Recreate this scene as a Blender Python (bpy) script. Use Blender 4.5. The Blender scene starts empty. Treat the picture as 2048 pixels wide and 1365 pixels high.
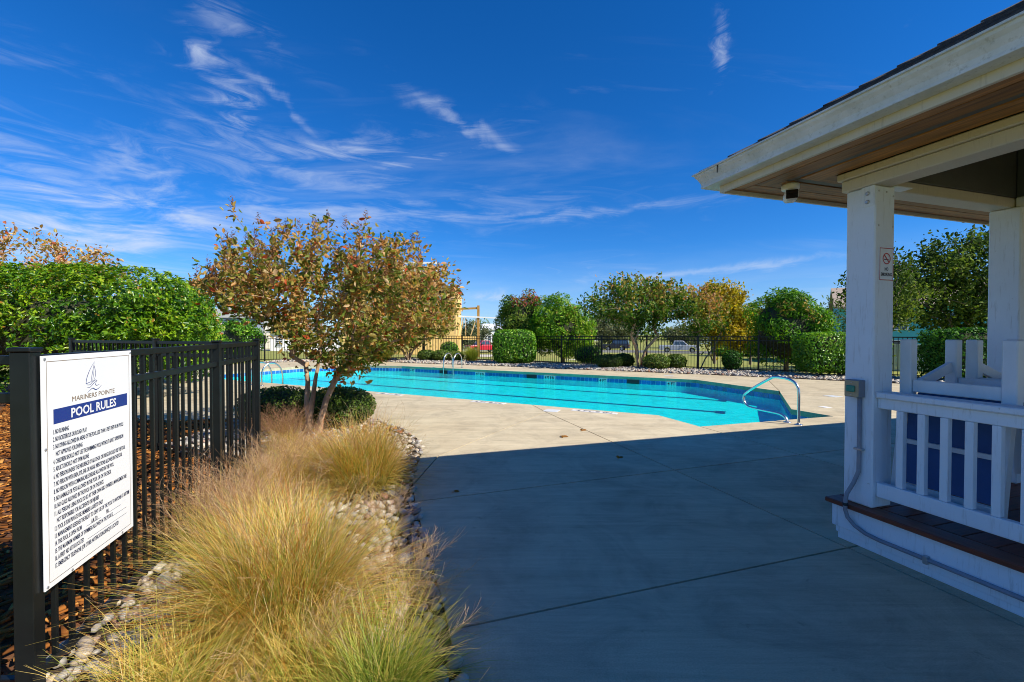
import bpy, bmesh, math, random
import numpy as np
from mathutils import Vector, Matrix
from mathutils.geometry import delaunay_2d_cdt

random.seed(7)
rng = np.random.default_rng(11)
scene = bpy.context.scene
col = scene.collection
R = math.radians

# ------------------------------------------------------------------ camera
CAM_H = 1.42
cd = bpy.data.cameras.new('camera')
cd.sensor_width = 36.0
cd.lens = 880.0 / 2048.0 * 36.0
cd.clip_start = 0.05
cd.clip_end = 3000.0
cam = bpy.data.objects.new('camera', cd)
cam.location = (0, 0, CAM_H)
cam.rotation_euler = (R(90.0 - 0.879), 0, 0)
col.objects.link(cam)
scene.camera = cam

# ------------------------------------------------------------------ light
SUN_AZ = math.atan2(0.89, -0.454)      # direction towards the sun, clockwise from +Y
SUN_EL = R(40.0)
SUN_DIR = Vector((math.sin(SUN_AZ) * math.cos(SUN_EL), math.cos(SUN_AZ) * math.cos(SUN_EL), math.sin(SUN_EL)))
sd = bpy.data.lights.new('sun', 'SUN')
sd.energy = 5.0
sd.angle = R(0.53)
sd.color = (1.0, 0.94, 0.84)
so = bpy.data.objects.new('sun', sd)
so.rotation_euler = SUN_DIR.to_track_quat('Z', 'Y').to_euler()
so.location = (20, -20, 30)
col.objects.link(so)

world = bpy.data.worlds.new('World')
scene.world = world
world.use_nodes = True
wt = world.node_tree
wt.nodes.clear()
def wn(t, **k):
    n = wt.nodes.new(t)
    for a, b in k.items():
        setattr(n, a, b)
    return n
def wl(a, b):
    wt.links.new(a, b)
def wmath(op, a, b=None):
    n = wn('ShaderNodeMath', operation=op)
    for i, v in enumerate((a, b)):
        if v is None:
            continue
        if isinstance(v, (int, float)):
            n.inputs[i].default_value = v
        else:
            wl(v, n.inputs[i])
    return n.outputs[0]
def wramp(v, lo, hi):
    n = wn('ShaderNodeMapRange', interpolation_type='SMOOTHSTEP')
    wl(v, n.inputs['Value'])
    n.inputs['From Min'].default_value = lo
    n.inputs['From Max'].default_value = hi
    return n.outputs[0]
sky = wn('ShaderNodeTexSky', sky_type='NISHITA', sun_disc=False)
sky.sun_elevation = SUN_EL
sky.sun_rotation = SUN_AZ
sky.air_density = 1.0
sky.dust_density = 0.0
sky.ozone_density = 4.0
SKY_STRENGTH = 0.077
hs = wn('ShaderNodeMixRGB', blend_type='MULTIPLY')
hs.inputs[0].default_value = 1.0
wl(sky.outputs[0], hs.inputs[1])
hs.inputs[2].default_value = (0.53, 0.88, 1.38, 1)
hs2 = wn('ShaderNodeHueSaturation')
hs2.inputs['Saturation'].default_value = 1.10
wl(hs.outputs[0], hs2.inputs['Color'])
hs = hs2
# high thin cirrus: noise on a flat layer far above, drawn out by wind
geo = wn('ShaderNodeNewGeometry')
sep = wn('ShaderNodeSeparateXYZ')
tc = wn('ShaderNodeTexCoord')
wl(tc.outputs['Generated'], sep.inputs[0])
zc = wmath('ADD', wmath('MAXIMUM', sep.outputs[2], 0.0), 0.10)
u = wmath('DIVIDE', sep.outputs[0], zc)
v = wmath('DIVIDE', sep.outputs[1], zc)
def cloud(su, sv, rot, off, scale, lo, hi, dist=1.2, detail=9):
    cmb = wn('ShaderNodeCombineXYZ')
    wl(u, cmb.inputs[0]); wl(v, cmb.inputs[1])
    mp = wn('ShaderNodeMapping')
    mp.inputs['Rotation'].default_value = (0, 0, rot)
    mp.inputs['Scale'].default_value = (su, sv, 1)
    mp.inputs['Location'].default_value = off
    wl(cmb.outputs[0], mp.inputs[0])
    nz = wn('ShaderNodeTexNoise')
    nz.inputs['Scale'].default_value = scale
    nz.inputs['Detail'].default_value = detail
    nz.inputs['Roughness'].default_value = 0.58
    nz.inputs['Distortion'].default_value = dist
    wl(mp.outputs[0], nz.inputs['Vector'])
    return wramp(nz.outputs[0], lo, hi)
c1 = cloud(0.42, 1.5, R(28), (3.1, 0.4, 0), 1.0, 0.54, 0.86)
c2 = cloud(0.8, 1.7, R(-35), (1.3, 5.2, 2), 1.5, 0.60, 0.88, 1.8)
c3 = cloud(0.35, 0.45, R(10), (8.3, 2.2, 5), 0.9, 0.38, 0.70, 0.5)   # where the cirrus gathers
cl = wmath('MULTIPLY', wmath('MAXIMUM', wmath('MULTIPLY', c1, c3), wmath('MULTIPLY', c2, c3)), 0.35)
# single wisps, by their bearing and height in the sky
az0_ = wmath('ARCTAN2', sep.outputs[0], sep.outputs[1])
el0_ = wmath('ARCSINE', sep.outputs[2])
wc = wn('ShaderNodeCombineXYZ')
wl(az0_, wc.inputs[0]); wl(el0_, wc.inputs[1])
wz = wn('ShaderNodeTexNoise')
wz.inputs['Scale'].default_value = 7.0
wz.inputs['Detail'].default_value = 8
wz.inputs['Roughness'].default_value = 0.6
wz.inputs['Distortion'].default_value = 0.8
wl(wc.outputs[0], wz.inputs['Vector'])
ws_ = wn('ShaderNodeSeparateColor')
wl(wz.outputs['Color'], ws_.inputs[0])
az = wmath('ADD', az0_, wmath('MULTIPLY', wmath('SUBTRACT', ws_.outputs[0], 0.5), 0.10))
el = wmath('ADD', el0_, wmath('MULTIPLY', wmath('SUBTRACT', ws_.outputs[1], 0.5), 0.055))
azel = wn('ShaderNodeCombineXYZ')
wl(az0_, azel.inputs[0]); wl(el0_, azel.inputs[1])
def fibre(rot, sx, sy, off):
    mp = wn('ShaderNodeMapping')
    mp.inputs['Rotation'].default_value = (0, 0, rot)
    mp.inputs['Scale'].default_value = (sx, sy, 1)
    mp.inputs['Location'].default_value = off
    wl(azel.outputs[0], mp.inputs[0])
    nz = wn('ShaderNodeTexNoise')
    nz.inputs['Scale'].default_value = 1.0
    nz.inputs['Detail'].default_value = 11
    nz.inputs['Roughness'].default_value = 0.62
    nz.inputs['Distortion'].default_value = 1.1
    wl(mp.outputs[0], nz.inputs['Vector'])
    return nz.outputs[0]
fib_a = fibre(R(-8), 5.0, 26.0, (0, 0, 1))
fib_b = fibre(R(-60), 10.0, 30.0, (3, 1, 4))
WISPS = [(455, 38, 120, 20, -16, 0.6, 0), (418, 108, 40, 26, 50, 0.75, 1), (465, 228, 36, 48, 0, 0.9, 1), (700, 300, 210, 22, 11, 0.7, 0),
         (925, 246, 100, 13, -24, 0.65, 0), (250, 320, 120, 36, 32, 0.55, 1), (1110, 430, 260, 10, 2, 0.6, 0),
         (1433, 90, 13, 42, 0, 0.75, 1), (640, 352, 360, 36, -9, 0.55, 0), (150, 430, 420, 105, 6, 1.15, 0), (640, 425, 420, 40, 3, 0.6, 0),
         (960, 592, 50, 9, 0, 0.7, 1), (1400, 545, 260, 7, 2, 0.5, 0), (800, 330, 160, 10, 14, 0.6, 0), (560, 205, 110, 9, -33, 0.5, 0)]
for (px, py, lx, ly, rot_, st_, kind_) in WISPS:
    a0 = math.atan((px - 1024) / 880.0)
    e0 = math.atan((669 - py) / 880.0 * math.cos(a0))
    la = lx / 880.0 * math.cos(a0) ** 2; lb = ly / 880.0 * math.cos(a0)
    ca, sa = math.cos(R(rot_)), math.sin(R(rot_))
    da = wmath('SUBTRACT', az, a0); de = wmath('SUBTRACT', el, e0)
    p_ = wmath('DIVIDE', wmath('ADD', wmath('MULTIPLY', da, ca), wmath('MULTIPLY', de, sa)), la)
    q_ = wmath('DIVIDE', wmath('SUBTRACT', wmath('MULTIPLY', de, ca), wmath('MULTIPLY', da, sa)), lb)
    r2_ = wmath('ADD', wmath('MULTIPLY', p_, p_), wmath('MULTIPLY', q_, q_))
    g_ = wmath('EXPONENT', wmath('MULTIPLY', r2_, -0.55))
    w_ = wmath('ADD', wmath('MULTIPLY', g_, 0.16), fib_b if kind_ else fib_a)
    cl = wmath('MAXIMUM', cl, wmath('MULTIPLY', wmath('MULTIPLY', wramp(w_, 0.50, 0.86), g_), st_ * 0.78))
# thin veil low in the sky
low = wramp(sep.outputs[2], 0.20, 0.0)
veil = wmath('MULTIPLY', low, wmath('ADD', wmath('MULTIPLY', fib_a, 0.55), 0.05))
cl = wmath('MINIMUM', wmath('ADD', cl, veil), 0.85)
mixc = wn('ShaderNodeMixRGB')
wl(cl, mixc.inputs[0])
wl(hs.outputs[0], mixc.inputs[1])
mixc.inputs[2].default_value = (6.4, 7.2, 8.6, 1)
bgn = wn('ShaderNodeBackground')
wl(mixc.outputs[0], bgn.inputs[0])
bgn.inputs[1].default_value = SKY_STRENGTH
wo = wn('ShaderNodeOutputWorld')
wl(bgn.outputs[0], wo.inputs[0])

scene.view_settings.view_transform = 'Standard'
scene.view_settings.look = 'None'
scene.view_settings.exposure = 0.5
scene.view_settings.gamma = 1.0
scene.view_settings.use_curve_mapping = False
scene.render.engine = 'CYCLES'
scene.cycles.use_denoising = True
scene.cycles.filter_width = 1.0
scene.cycles.max_bounces = 6
scene.cycles.transparent_max_bounces = 10
scene.cycles.caustics_reflective = False
scene.cycles.caustics_refractive = False
scene.cycles.sample_clamp_indirect = 4.0

# ------------------------------------------------------------------ materials
def hx(h):
    h = h.lstrip('#')
    o = []
    for i in (0, 2, 4):
        c = int(h[i:i + 2], 16) / 255.0
        o.append(c / 12.92 if c <= 0.04045 else ((c + 0.055) / 1.055) ** 2.4)
    return tuple(o)
def new_mat(name):
    m = bpy.data.materials.new(name)
    m.use_nodes = True
    nt = m.node_tree
    nt.nodes.clear()
    out = nt.nodes.new('ShaderNodeOutputMaterial')
    return m, nt, out
def noise(nt, vec, scale, detail=4, rough=0.55, dist=0.0, stretch=None):
    n = nt.nodes.new('ShaderNodeTexNoise')
    n.inputs['Scale'].default_value = scale
    n.inputs['Detail'].default_value = detail
    n.inputs['Roughness'].default_value = rough
    n.inputs['Distortion'].default_value = dist
    if stretch:
        mp = nt.nodes.new('ShaderNodeMapping')
        mp.inputs['Scale'].default_value = stretch[:3]
        if len(stretch) > 3:
            mp.inputs['Rotation'].default_value = (0, 0, stretch[3])
        nt.links.new(vec, mp.inputs[0])
        vec = mp.outputs[0]
    nt.links.new(vec, n.inputs['Vector'])
    return n.outputs[0]
def ramp(nt, fac, stops):
    n = nt.nodes.new('ShaderNodeValToRGB')
    e = n.color_ramp.elements
    while len(e) < len(stops):
        e.new(0.5)
    for i, (p, c) in enumerate(stops):
        e[i].position = p
        e[i].color = (*c, 1) if len(c) == 3 else c
    nt.links.new(fac, n.inputs[0])
    return n.outputs[0]
def mixc_(nt, fac, a, b, mode='MIX'):
    n = nt.nodes.new('ShaderNodeMixRGB')
    n.blend_type = mode
    for i, v in enumerate((fac, a, b)):
        if isinstance(v, (int, float)):
            n.inputs[i].default_value = v
        elif isinstance(v, tuple):
            n.inputs[i].default_value = (*v, 1) if len(v) == 3 else v
        else:
            nt.links.new(v, n.inputs[i])
    return n.outputs[0]
def pos(nt):
    return nt.nodes.new('ShaderNodeNewGeometry').outputs['Position']
def objco(nt):
    return nt.nodes.new('ShaderNodeTexCoord').outputs['Object']
def bump(nt, h, strength, dist=0.01):
    b = nt.nodes.new('ShaderNodeBump')
    b.inputs['Strength'].default_value = strength
    b.inputs['Distance'].default_value = dist
    nt.links.new(h, b.inputs['Height'])
    return b.outputs[0]
def plain(name, base, rough=0.5, var=0.12, scale=6.0, bmp=0.0, bscale=60.0, metal=0.0, spec=0.5, stretch=None,
          dirt=None, dirt_amt=0.35, dirt_scale=2.0, per_object=0.0):
    m, nt, out = new_mat(name)
    b = nt.nodes.new('ShaderNodeBsdfPrincipled')
    P = pos(nt)
    n1 = noise(nt, P, scale, 5, 0.6, 0.2, stretch)
    lo = tuple(max(0, c * (1 - var)) for c in base)
    hi = tuple(min(1, c * (1 + var)) for c in base)
    c = ramp(nt, n1, [(0.25, lo), (0.75, hi)])
    if dirt is not None:
        n2 = noise(nt, P, dirt_scale, 6, 0.65, 0.5)
        f = ramp(nt, n2, [(0.45, (0, 0, 0)), (0.75, (dirt_amt,) * 3)])
        c = mixc_(nt, f, c, dirt)
    if per_object:
        oi = nt.nodes.new('ShaderNodeObjectInfo')
        f = ramp(nt, oi.outputs['Random'], [(0, (1 - per_object,) * 3), (1, (1 + per_object,) * 3)])
        c = mixc_(nt, 1.0, c, f, 'MULTIPLY')
    nt.links.new(c, b.inputs['Base Color'])
    b.inputs['Roughness'].default_value = rough
    b.inputs['Metallic'].default_value = metal
    b.inputs['Specular IOR Level'].default_value = spec
    if bmp:
        h = noise(nt, P, bscale, 4, 0.6, 0, stretch)
        nt.links.new(bump(nt, h, bmp), b.inputs['Normal'])
    nt.links.new(b.outputs[0], out.inputs[0])
    return m
def leaf_mat(name, stops, transl=0.35, rough=0.45, spec=0.35):
    m, nt, out = new_mat(name)
    at = nt.nodes.new('ShaderNodeAttribute')
    at.attribute_name = 'tint'
    c = ramp(nt, at.outputs['Fac'], stops)
    b = nt.nodes.new('ShaderNodeBsdfPrincipled')
    nt.links.new(c, b.inputs['Base Color'])
    b.inputs['Roughness'].default_value = rough
    b.inputs['Specular IOR Level'].default_value = spec
    t = nt.nodes.new('ShaderNodeBsdfTranslucent')
    nt.links.new(mixc_(nt, 1.0, c, (1.0, 1.0, 0.55), 'MULTIPLY'), t.inputs[0])
    mx = nt.nodes.new('ShaderNodeMixShader')
    mx.inputs[0].default_value = transl
    nt.links.new(b.outputs[0], mx.inputs[1])
    nt.links.new(t.outputs[0], mx.inputs[2])
    nt.links.new(mx.outputs[0], out.inputs[0])
    return m
MAT = {}

# ------------------------------------------------------------------ mesh helpers
class MB:
    """collects boxes, tubes and prisms for ONE mesh"""
    def __init__(s):
        s.v = []; s.f = []
    def add(s, vs, fs):
        o = len(s.v)
        s.v += [tuple(p) for p in vs]
        s.f += [tuple(i + o for i in f) for f in fs]
        return s
    def box(s, x0, x1, y0, y1, z0, z1):
        vs = [(x0, y0, z0), (x1, y0, z0), (x1, y1, z0), (x0, y1, z0), (x0, y0, z1), (x1, y0, z1), (x1, y1, z1), (x0, y1, z1)]
        return s.add(vs, [(0, 3, 2, 1), (4, 5, 6, 7), (0, 1, 5, 4), (1, 2, 6, 5), (2, 3, 7, 6), (3, 0, 4, 7)])
    def bbox(s, x0, x1, y0, y1, z0, z1, b=0.004):
        """box with bevelled edges"""
        bm = bmesh.new()
        bmesh.ops.create_cube(bm, size=1)
        for q in bm.verts:
            q.co = ((x0 + x1) / 2 + q.co.x * (x1 - x0), (y0 + y1) / 2 + q.co.y * (y1 - y0), (z0 + z1) / 2 + q.co.z * (z1 - z0))
        bmesh.ops.bevel(bm, geom=bm.edges[:], offset=b, segments=1, affect='EDGES')
        bm.verts.index_update()
        s.add([q.co[:] for q in bm.verts], [[q.index for q in f.verts] for f in bm.faces])
        bm.free()
        return s
    def bar(s, p, q, w, h, up=(0, 0, 1)):
        """rectangular bar from p to q"""
        p = Vector(p); q = Vector(q)
        d = (q - p).normalized()
        upv = Vector(up)
        if abs(d.dot(upv)) > 0.99:
            upv = Vector((0, 1, 0))
        a = d.cross(upv).normalized() * (w / 2)
        b = a.cross(d).normalized() * (h / 2)
        vs = []
        for c in (p, q):
            vs += [c - a - b, c + a - b, c + a + b, c - a + b]
        return s.add(vs, [(3, 2, 1, 0), (4, 5, 6, 7), (0, 1, 5, 4), (1, 2, 6, 5), (2, 3, 7, 6), (3, 0, 4, 7)])
    def tube(s, pts, r, n=10, cap=True):
        pts = [Vector(p) for p in pts]
        rs = r if isinstance(r, (list, tuple)) else [r] * len(pts)
        vs = []
        ref = None
        for i, p in enumerate(pts):
            d = (pts[min(i + 1, len(pts) - 1)] - pts[max(i - 1, 0)]).normalized()
            if ref is None:
                ref = Vector((0, 0, 1)) if abs(d.z) < 0.9 else Vector((1, 0, 0))
            a = (ref - d * ref.dot(d)).normalized()
            ref = a
            b = d.cross(a)
            for k in range(n):
                t = 2 * math.pi * k / n
                vs.append(p + (a * math.cos(t) + b * math.sin(t)) * rs[i])
        fs = []
        for i in range(len(pts) - 1):
            for k in range(n):
                k2 = (k + 1) % n
                fs.append((i * n + k, i * n + k2, (i + 1) * n + k2, (i + 1) * n + k))
        if cap:
            fs.append(tuple(reversed(range(n))))
            fs.append(tuple((len(pts) - 1) * n + k for k in range(n)))
        return s.add(vs, fs)
    def lathe(s, prof, c=(0, 0, 0), n=16, axis='z'):
        vs = []
        for (r, z) in prof:
            for k in range(n):
                t = 2 * math.pi * k / n
                p = (r * math.cos(t), r * math.sin(t), z)
                if axis == 'y':
                    p = (p[0], p[2], p[1])
                elif axis == 'x':
                    p = (p[2], p[0], p[1])
                vs.append((p[0] + c[0], p[1] + c[1], p[2] + c[2]))
        fs = []
        for i in range(len(prof) - 1):
            for k in range(n):
                k2 = (k + 1) % n
                fs.append((i * n + k, i * n + k2, (i + 1) * n + k2, (i + 1) * n + k))
        fs.append(tuple(reversed(range(n))))
        fs.append(tuple((len(prof) - 1) * n + k for k in range(n)))
        return s.add(vs, fs)
    def prism(s, poly, axis, a, b):
        """2-D polygon pushed along an axis from a to b"""
        def m(p, t):
            if axis == 'x': return (t, p[0], p[1])
            if axis == 'y': return (p[0], t, p[1])
            return (p[0], p[1], t)
        n = len(poly)
        vs = [m(p, a) for p in poly] + [m(p, b) for p in poly]
        fs = [tuple(reversed(range(n))), tuple(range(n, 2 * n))]
        for k in range(n):
            k2 = (k + 1) % n
            fs.append((k, k2, n + k2, n + k))
        return s.add(vs, fs)
    def mesh(s, name, mat, smooth=False):
        me = bpy.data.meshes.new(name)
        me.from_pydata(s.v, [], s.f)
        bm = bmesh.new(); bm.from_mesh(me)
        bmesh.ops.recalc_face_normals(bm, faces=bm.faces[:])
        bm.to_mesh(me); bm.free()
        if smooth:
            me.polygons.foreach_set('use_smooth', [True] * len(me.polygons))
        if mat: me.materials.append(mat)
        return me
    def build(s, name, mat, parent=None, smooth=False):
        return put(name, s.mesh(name, mat, smooth), parent)
def put(name, me, parent=None, loc=None, rot=None, scale=None):
    o = bpy.data.objects.new(name, me)
    col.objects.link(o)
    if parent: o.parent = parent
    if loc is not None: o.location = loc
    if rot is not None: o.rotation_euler = rot
    if scale is not None: o.scale = scale
    return o
def tag(o, label=None, cat=None, group=None, kind=None):
    if label: o['label'] = label
    if cat: o['category'] = cat
    if group: o['group'] = group
    if kind: o['kind'] = kind
    return o
def thing(name, label, cat, loc=(0, 0, 0), rz=0.0, group=None):
    o = bpy.data.objects.new(name, None)
    o.empty_display_size = 0.2
    col.objects.link(o)
    o.location = loc
    o.rotation_euler = (0, 0, rz)
    return tag(o, label, cat, group)
def np_mesh(name, V, F, mat, tint=None, smooth=False):
    """V (n,3), F (m,k) with constant k"""
    me = bpy.data.meshes.new(name)
    V = np.ascontiguousarray(V, dtype=np.float32); F = np.ascontiguousarray(F, dtype=np.int32)
    m, k = F.shape
    me.vertices.add(len(V)); me.vertices.foreach_set('co', V.ravel())
    me.loops.add(m * k); me.loops.foreach_set('vertex_index', F.ravel())
    me.polygons.add(m)
    me.polygons.foreach_set('loop_start', np.arange(0, m * k, k, dtype=np.int32))
    me.polygons.foreach_set('loop_total', np.full(m, k, dtype=np.int32))
    if smooth:
        me.polygons.foreach_set('use_smooth', np.ones(m, dtype=bool))
    me.update(calc_edges=True)
    if tint is not None:
        a = me.attributes.new('tint', 'FLOAT', 'POINT')
        a.data.foreach_set('value', np.ascontiguousarray(tint, dtype=np.float32))
    if mat: me.materials.append(mat)
    return me
def unit(a):
    return a / np.maximum(np.linalg.norm(a, axis=-1, keepdims=True), 1e-9)
def rand_dir(n):
    return unit(rng.normal(size=(n, 3)))
def leaves(name, P, D, L, W, tint, mat, fold=0.25, parent=None, curl=0.15, face=None):
    """folded leaf blades: P base points, D directions, L lengths, W half widths"""
    n = len(P)
    L = np.broadcast_to(L, (n,))[:, None]; W = np.broadcast_to(W, (n,))[:, None]
    D = unit(D)
    if face is None:
        S = unit(np.cross(D, rand_dir(n)))
        N = np.cross(S, D)
    else:
        N = unit(face + rand_dir(n) * 0.75)
        D = unit(D - N * (D * N).sum(1, keepdims=True))
        S = np.cross(D, N)
    b = P
    t = P + D * L - N * L * curl
    m1 = P + D * L * 0.32; m2 = P + D * L * 0.70 - N * L * curl * 0.45
    up = N * W * fold * 2
    r1 = m1 + S * W * 0.85 + up; l1 = m1 - S * W * 0.85 + up
    r2 = m2 + S * W * 0.8 + up; l2 = m2 - S * W * 0.8 + up
    V = np.stack([b, r1, r2, t, l2, l1], axis=1).reshape(-1, 3)
    base = (np.arange(n) * 6)[:, None]
    F = np.concatenate([base + np.array([[0, 1, 2, 3]]), base + np.array([[0, 3, 4, 5]])], axis=0)
    me = np_mesh(name, V, F, mat, np.repeat(np.clip(tint, 0, 1), 6))
    return put(name, me, parent)
def vnoise(P, scale, seed=0):
    """cheap smooth pseudo noise in [-1,1] from summed sines"""
    q = P * scale
    r_ = np.random.default_rng(seed)
    o = np.zeros(len(P))
    for k in range(5):
        w = r_.normal(size=3) * (1 + 0.5 * k); ph = r_.uniform(0, 6.28)
        o += np.sin(q @ w + ph) / (1 + 0.35 * k)
    return o / 3.0
# ------------------------------------------------------------------ ground, deck, pool
def inside(poly, x, y):
    c = False
    n = len(poly)
    j = n - 1
    for i in range(n):
        xi, yi = poly[i]; xj, yj = poly[j]
        if (yi > y) != (yj > y) and x < (xj - xi) * (y - yi) / (yj - yi) + xi:
            c = not c
        j = i
    return c
def inside_np(poly, X, Y):
    c = np.zeros(len(X), bool)
    n = len(poly); j = n - 1
    for i in range(n):
        xi, yi = poly[i]; xj, yj = poly[j]
        if yi != yj:
            c ^= ((yi > Y) != (yj > Y)) & (X < (xj - xi) * (Y - yi) / (yj - yi) + xi)
        j = i
    return c
def offset_poly(poly, d):
    """push a counter-clockwise polygon outwards by d"""
    n = len(poly); o = []
    for i in range(n):
        a = Vector(poly[i - 1]); b = Vector(poly[i]); c = Vector(poly[(i + 1) % n])
        n1 = Vector(((b - a).y, -(b - a).x)).normalized(); n2 = Vector(((c - b).y, -(c - b).x)).normalized()
        m = (n1 + n2).normalized()
        o.append(tuple(b + m * (d / max(0.3, m.dot(n1)))))
    return o
POOL = [(-7.54, 13.066), (2.569, 7.694), (2.893, 6.749), (5.573, 7.60), (5.297, 8.322), (6.688, 10.981), (5.743, 13.713),
        (-4.90, 19.60), (-6.95, 20.15), (-9.30, 19.25), (-10.9, 16.6), (-9.6, 14.1)]
area = sum(POOL[i - 1][0] * POOL[i][1] - POOL[i][0] * POOL[i - 1][1] for i in range(len(POOL)))
if area < 0:
    POOL.reverse()
DECK = [(-0.05, 0.9), (-0.192, 1.774), (-0.272, 1.991), (-0.349, 2.267), (-0.51, 2.75), (-0.65, 3.175), (-0.832, 3.754), (-0.971, 4.273),
        (-1.05, 4.96), (-1.10, 5.39), (-1.30, 6.0), (-1.70, 6.6), (-2.1, 7.1), (-2.8, 7.6), (-3.8, 7.7), (-4.6, 7.35), (-5.6, 7.2),
        (-7.2, 7.6), (-9.0, 8.6), (-12.0, 11.0), (-14.5, 16.0), (-13.6, 20.5), (-12.4, 21.9), (-10.6, 22.9), (-7.0, 23.0), (-5.3, 21.8),
        (-0.4, 19.5), (3.45, 17.25), (6.6, 15.55), (8.7, 14.25), (10.2, 13.2), (13.0, 11.5), (16.0, 9.5), (16.0, -9.0), (0.8, -9.0), (0.2, -1.0)]
def smooth(a, b, x):
    t = np.clip((x - a) / (b - a), 0, 1)
    return t * t * (3 - 2 * t)
def ground_h(x, y):
    s = 0.477 * x + 0.879 * y
    return -0.05 - 1.45 * smooth(20.5, 50.0, s)
def gz(x, y):
    return float(ground_h(np.float64(x), np.float64(y)))

# lawn: mown grass with worn, dry patches
m, nt, out = new_mat('lawn')
P = pos(nt)
b = nt.nodes.new('ShaderNodeBsdfPrincipled')
n1 = noise(nt, P, 0.18, 6, 0.65, 0.4)
n2 = noise(nt, P, 9.0, 5, 0.7)
c = ramp(nt, n1, [(0.30, hx('#6f7d2c')), (0.5, hx('#8a9236')), (0.62, hx('#a39a4a')), (0.75, hx('#7c8a31'))])
c = mixc_(nt, 0.55, c, ramp(nt, n2, [(0.3, hx('#4e5f1e')), (0.7, hx('#b3aa58'))]))
nt.links.new(c, b.inputs['Base Color'])
b.inputs['Roughness'].default_value = 0.9
nt.links.new(bump(nt, n2, 0.6, 0.05), b.inputs['Normal'])
nt.links.new(b.outputs[0], out.inputs[0])
MAT['lawn'] = m

# concrete: broom marks, damp stains, fine speckle
def concrete(name, tone=1.0):
    m, nt, out = new_mat(name)
    P = pos(nt)
    b = nt.nodes.new('ShaderNodeBsdfPrincipled')
    big = noise(nt, P, 0.55, 6, 0.62, 0.8)
    broom = noise(nt, P, 1.0, 6, 0.62, 0.35, (0.55, 5.0, 1, R(20)))
    fine = noise(nt, P, 130, 3, 0.7)
    A = tuple(c * tone for c in hx('#d0bf9e')); B = tuple(c * tone for c in hx('#dfd1b0'))
    c = ramp(nt, big, [(0.3, A), (0.7, B)])
    f = ramp(nt, broom, [(0.40, (0, 0, 0)), (0.68, (0.26,) * 3)])
    c = mixc_(nt, f, c, tuple(v * tone for v in hx('#9c8d72')))
    br2 = noise(nt, P, 1.0, 8, 0.7, 0.5, (2.0, 34.0, 1, R(18)))
    c = mixc_(nt, 0.55, c, ramp(nt, br2, [(0.3, (0.70, 0.70, 0.70)), (0.62, (1.0, 1.0, 1.0))]), 'MULTIPLY')
    c = mixc_(nt, 0.6, c, ramp(nt, fine, [(0.3, (0.62, 0.62, 0.62)), (0.65, (1.0, 1.0, 1.0))]), 'MULTIPLY')
    blot = noise(nt, P, 1.7, 8, 0.72, 1.2)
    c = mixc_(nt, 0.62, c, ramp(nt, blot, [(0.36, (0.66, 0.66, 0.68)), (0.56, (1.0, 1.0, 1.0))]), 'MULTIPLY')
    spots = noise(nt, P, 9.0, 7, 0.75, 0.3)
    c = mixc_(nt, ramp(nt, spots, [(0.62, (0, 0, 0)), (0.70, (0.5,) * 3)]), c, tuple(v * tone for v in hx('#7d735f')))
    oi = nt.nodes.new('ShaderNodeObjectInfo')
    c = mixc_(nt, 1.0, c, ramp(nt, oi.outputs['Random'], [(0, (0.93, 0.92, 0.90)), (1, (1.05, 1.05, 1.05))]), 'MULTIPLY')
    nt.links.new(c, b.inputs['Base Color'])
    b.inputs['Roughness'].default_value = 0.85
    b.inputs['Specular IOR Level'].default_value = 0.08
    h = mixc_(nt, 0.5, fine, noise(nt, P, 25, 3, 0.6, 0.2, (0.4, 6, 1, R(20))))
    nt.links.new(bump(nt, h, 0.25, 0.004), b.inputs['Normal'])
    nt.links.new(b.outputs[0], out.inputs[0])
    return m
MAT['concrete'] = concrete('concrete')
MAT['joint'] = plain('joint_filler', hx('#2e2a24'), 0.95, 0.2, 12)

def cdt_regions(outer, holes, strips, extra=()):
    """triangulate outer minus holes and strips; returns verts and connected groups of triangles"""
    vs = []; es = []
    def loop(poly):
        o = len(vs)
        vs.extend(Vector(p) for p in poly)
        n = len(poly)
        es.extend((o + i, o + (i + 1) % n) for i in range(n))
    loop(outer)
    for h in holes: loop(h)
    for s_ in strips: loop(s_)
    vs.extend(Vector(p) for p in extra)
    V, E, F, *_ = delaunay_2d_cdt(vs, es, [], 0, 1e-5)
    keep = []
    for f in F:
        cx = sum(V[i].x for i in f) / 3; cy = sum(V[i].y for i in f) / 3
        if not inside(outer, cx, cy): continue
        if any(inside(h, cx, cy) for h in holes): continue
        if any(inside(s_, cx, cy) for s_ in strips): continue
        keep.append(tuple(f))
    em = {}
    for k, f in enumerate(keep):
        for i in range(3):
            e = tuple(sorted((f[i], f[(i + 1) % 3])))
            em.setdefault(e, []).append(k)
    par = list(range(len(keep)))
    def find(a):
        while par[a] != a:
            par[a] = par[par[a]]; a = par[a]
        return a
    for ks in em.values():
        if len(ks) == 2:
            par[find(ks[0])] = find(ks[1])
    groups = {}
    for k, f in enumerate(keep):
        groups.setdefault(find(k), []).append(f)
    return V, list(groups.values()), em

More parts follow.
